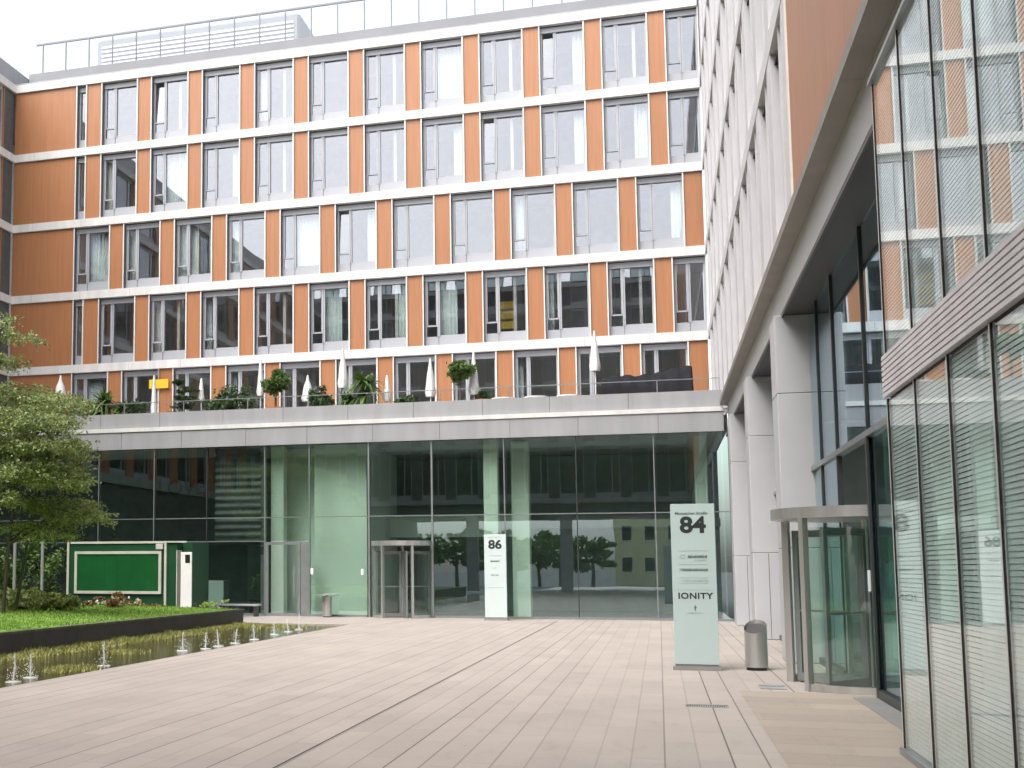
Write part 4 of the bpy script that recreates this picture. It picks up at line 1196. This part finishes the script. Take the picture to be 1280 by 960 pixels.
# ------------------------------------------------------------------ planting
def feather_tree(x, y, z, pads, label, trunks):
    t = thing('tree', label, 'tree', (x, y, z))
    o = t.location.copy()
    rg = random.Random(11)
    tk = MB(o)
    tops = []
    for (bx, by, tx, ty, tzz, r0) in trunks:
        prev = Vector((bx, by, z - .1))
        for k in range(1, 7):
            f = k / 6
            q = Vector((bx + (tx - bx) * f + .10 * sin(f * 5 + bx), by + (ty - by) * f + .08 * sin(f * 4), z + (tzz - z) * f))
            tk.cyl(prev, q, r0 * (1 - .7 * (k - 1) / 6), r0 * (1 - .7 * f), 9, cap=False); prev = q
            tops.append((q.copy(), r0 * (1 - .7 * f)))
    lf = MB(o)
    for (px, py, pz, rx, ry, rz2, n) in pads:
        # limb from the nearest lower trunk point out to the pad
        cand = [q for q in tops if q[0].z < pz + .2] or tops
        q0, r0 = min(cand, key=lambda q: (q[0] - Vector((px, py, pz - .5))).length)
        mid = (q0 + Vector((px, py, pz))) / 2 + Vector((0, 0, .12))
        tk.cyl(q0, mid, min(r0, .045), .026, 6, cap=False); tk.cyl(mid, (px, py, pz), .026, .01, 6, cap=False)
        # sprays: twigs radiating in a nearly flat layer, each lined with leaflets
        for s in range(n):
            a = rg.uniform(0, 2 * pi); d = rg.random() ** .55
            ex, ey = px + rx * d * cos(a), py + ry * d * sin(a)
            ez = pz + rz2 * rg.uniform(-1, 1) * (1 - .3 * d) - .25 * rz2 * d
            L_ = rg.uniform(.22, .48); b2 = a + rg.gauss(0, .7)
            dz = rg.uniform(-.28, .05)
            for k in range(13):
                f = (k + rg.random()) / 13
                lf.leaf((ex + cos(b2) * L_ * f + rg.gauss(0, .03), ey + sin(b2) * L_ * f + rg.gauss(0, .03), ez + dz * L_ * f * 2 * f + rg.gauss(0, .03)), .10, rg, .5, .45)
    tk.build('trunk', 'bark', t)
    lf.build('crown', 'leaf', t)
pads = []
rg = random.Random(21)
# (x, z) outline read from the photograph, spread over real depth
spec = [(-16.3, 7.75, .9, .16, 60), (-15.75, 7.62, .55, .10, 30), (-16.9, 8.2, .8, .2, 50), (-16.6, 7.0, .9, .16, 50), (-15.7, 6.95, .5, .09, 22),
        (-16.0, 6.15, 1.3, .26, 210), (-15.0, 6.0, .8, .18, 110), (-14.4, 5.75, .8, .20, 120), (-16.6, 5.5, 1.2, .3, 200), (-15.3, 5.4, 1.1, .28, 210), (-14.35, 5.2, .85, .22, 150),
        (-16.2, 4.8, 1.2, .3, 210), (-14.9, 4.75, 1.1, .28, 220), (-14.1, 4.6, .75, .2, 140), (-15.9, 4.1, 1.2, .3, 200), (-14.6, 4.05, 1.1, .26, 210), (-14.0, 3.75, .6, .18, 90), 
        (-16.0, 3.4, 1.1, .25, 150), (-14.8, 3.3, .9, .22, 150), (-14.0, 2.95, .6, .15, 70), (-15.3, 2.75, .8, .18, 80), (-14.6, 2.5, .5, .14, 45),
        (-17.8, 6.3, 1.2, .3, 120), (-17.9, 5.2, 1.2, .3, 120), (-17.6, 4.2, 1.2, .3, 110), (-17.5, 3.3, 1.0, .25, 90)]
for (x, z, r, rz2, n) in spec:
    pads.append((x, 27 + rg.uniform(-1.0, 1.0), z, r, r * 1.1, rz2 * 1.0, int(n * 1.4)))
feather_tree(-16.2, 27, .45, pads, 'feathery green tree with layered sprays growing on the lawn', [(-16.35, 27.0, -16.2, 27.1, 7.6, .08), (-15.95, 27.2, -15.3, 27.0, 5.9, .055), (-16.7, 26.8, -17.3, 26.8, 6.6, .08), (-16.2, 28.2, -15.2, 28.4, 5.6, .05)])

def shrub(x0, x1, y, z, h, n, m, label, name='shrub', petals=0, size=.13):
    t = thing(name, label, 'shrub', ((x0 + x1) / 2, y, z))
    o = t.location.copy()
    rg = random.Random(int(abs(x0) * 31))
    k = max(2, int((x1 - x0) / .5)); b = MB(o)
    for i in range(k):
        cx = x0 + (x1 - x0) * (i + .5) / k
        hh = h * rg.uniform(.7, 1.05)
        b.cloud((cx, y + rg.uniform(-.2, .2), z + hh * .48), ((x1 - x0) / k * 1.2, .5, hh * .5), n // k, size, rg, .45, .55, .2)
    b.build('foliage', m, t)
    st = MB(o)
    for i in range(k * 3):
        cx = x0 + (x1 - x0) * rg.random()
        st.cyl((cx, y, z - .05), (cx + rg.gauss(0, .1), y + rg.gauss(0, .1), z + h * .6), .012, .006, 5, cap=False)
    st.build('stem', 'bark', t)
    if petals:
        for i in range(petals // 4):
            pt = MB(o); c_ = (rg.uniform(x0, x1), y - .35 + rg.uniform(-.15, .15), z + h * rg.uniform(.5, 1))
            for q in range(5): pt.leaf((c_[0] + rg.gauss(0, .015), c_[1], c_[2] + rg.gauss(0, .015)), .09, rg, .3, .9)
            pt.build('flower', 'petal', t)
shrub(-20.5, -15.2, 29.6, .42, .70, 11000, 'leaf_shrub', 'leafy green shrub bed with pale leaf tips below the feathery tree', petals=0)
shrub(-16.1, -15.1, 32.6, .45, .5, 700, 'leaf_rust', 'rusty brown low shrub at the foot of the green kiosk', size=.10)
shrub(-16.0, -14.8, 34.0, .42, .35, 420, 'leaf_rust', 'low flowering plants with pale petals before the kiosk', 'flower_clump', 60, .09)
shrub(-16.9, -16.2, 34.0, .42, .22, 200, 'leaf_shrub', 'small pale flower clump under the shutter of the kiosk', 'flower_clump', 40, .09)
shrub(-13.3, -12.6, 34.0, .40, .35, 160, 'leaf_shrub', 'tuft of thin grassy stems at the far corner of the lawn', 'shrub', 0, .10)

shrub(-23.5, -18.9, 36.6, 0, 3.3, 5200, 'leaf_mid', 'tall dark hedge of loose foliage behind the slim posts left of the kiosk', 'hedge', 0, .16)
# slim pale posts at the left behind the tree
for x, lab in ((-19.55, 'slim pale post behind the tree, left one of two'), (-18.57, 'slim pale post behind the tree, nearer the kiosk')):
    t = thing('post', lab, 'post', (x, 34, .4))
    MB(t.location).cyl((x, 34, .3), (x, 34, 2.6), .05, n=12).build('shaft', 'fascia', t)
    MB(t.location).lathe([(0, 2.66), (.06, 2.64), (.07, 2.6), (0, 2.6)], (x, 34, 0), 12).build('cap', 'steel', t)

# ------------------------------------------------------------------ street beyond the gateway, seen only in reflections
def street_tree(x, y, h, r, label):
    t = thing('street_tree', label, 'tree', (x, y, -.3), 0, 'trees on the street beyond the gateway')
    o = t.location.copy(); rg = random.Random(int(abs(x) * 7 + 3))
    MB(o).cyl((x, y, -.3), (x, y, h * .6), .22, .1, 9).build('trunk', 'bark', t)
    b = MB(o)
    for k in range(6): b.cloud((x + rg.gauss(0, r * .4), y + rg.gauss(0, r * .4), h * (.45 + .09 * k)), (r * .6, r * .6, h * .17), 420, .5, rg, 0, .6)
    b.build('crown', 'leaf_mid', t)
for x, y, h, r in ((-15, -46, 5.2, 3.4), (-9.5, -44, 5.0, 3.2), (-20, -44, 5.4, 3.4), (-6.4, -46, 4.6, 2.6), (5, -44, 6, 2.6), (-26, -47, 6, 3.5), (-12.2, -50, 5.4, 3.2), (-17.6, -50, 5.6, 3.4)):
    street_tree(x, y, h, r, 'leafy street tree beyond the gateway, seen mirrored in the lobby glass')
t = thing('house', 'pale yellow house beyond the gateway, mirrored in the lobby glass', 'house', (-1.5, -58, -.3))
o = t.location.copy()
MB(o).box(-4.6, 3.5, -64, -55, -.3, 9).build('wall', 'plaster', t)
b = MB(o); b.add([(-5.0, -64.4, 9), (3.9, -64.4, 9), (3.9, -54.6, 9), (-5.0, -54.6, 9), (-4.2, -59.5, 12), (3, -59.5, 12)], [(0, 1, 2, 3), (0, 4, 5, 1), (2, 5, 4, 3), (0, 3, 4), (1, 2, 5)]); b.build('roof', 'terracotta', t)
for x in (-3.9, -1.5, .9):
    for z in (1.2, 4.6):
        f = MB(o); f.box(x, x + 1.2, -55.0, -54.95, z, z + 1.7); fo = f.build('window', 'white', t)
        MB(o).box(x + .1, x + 1.1, -54.95, -54.93, z + .1, z + 1.6).build('pane', 'black', fo)
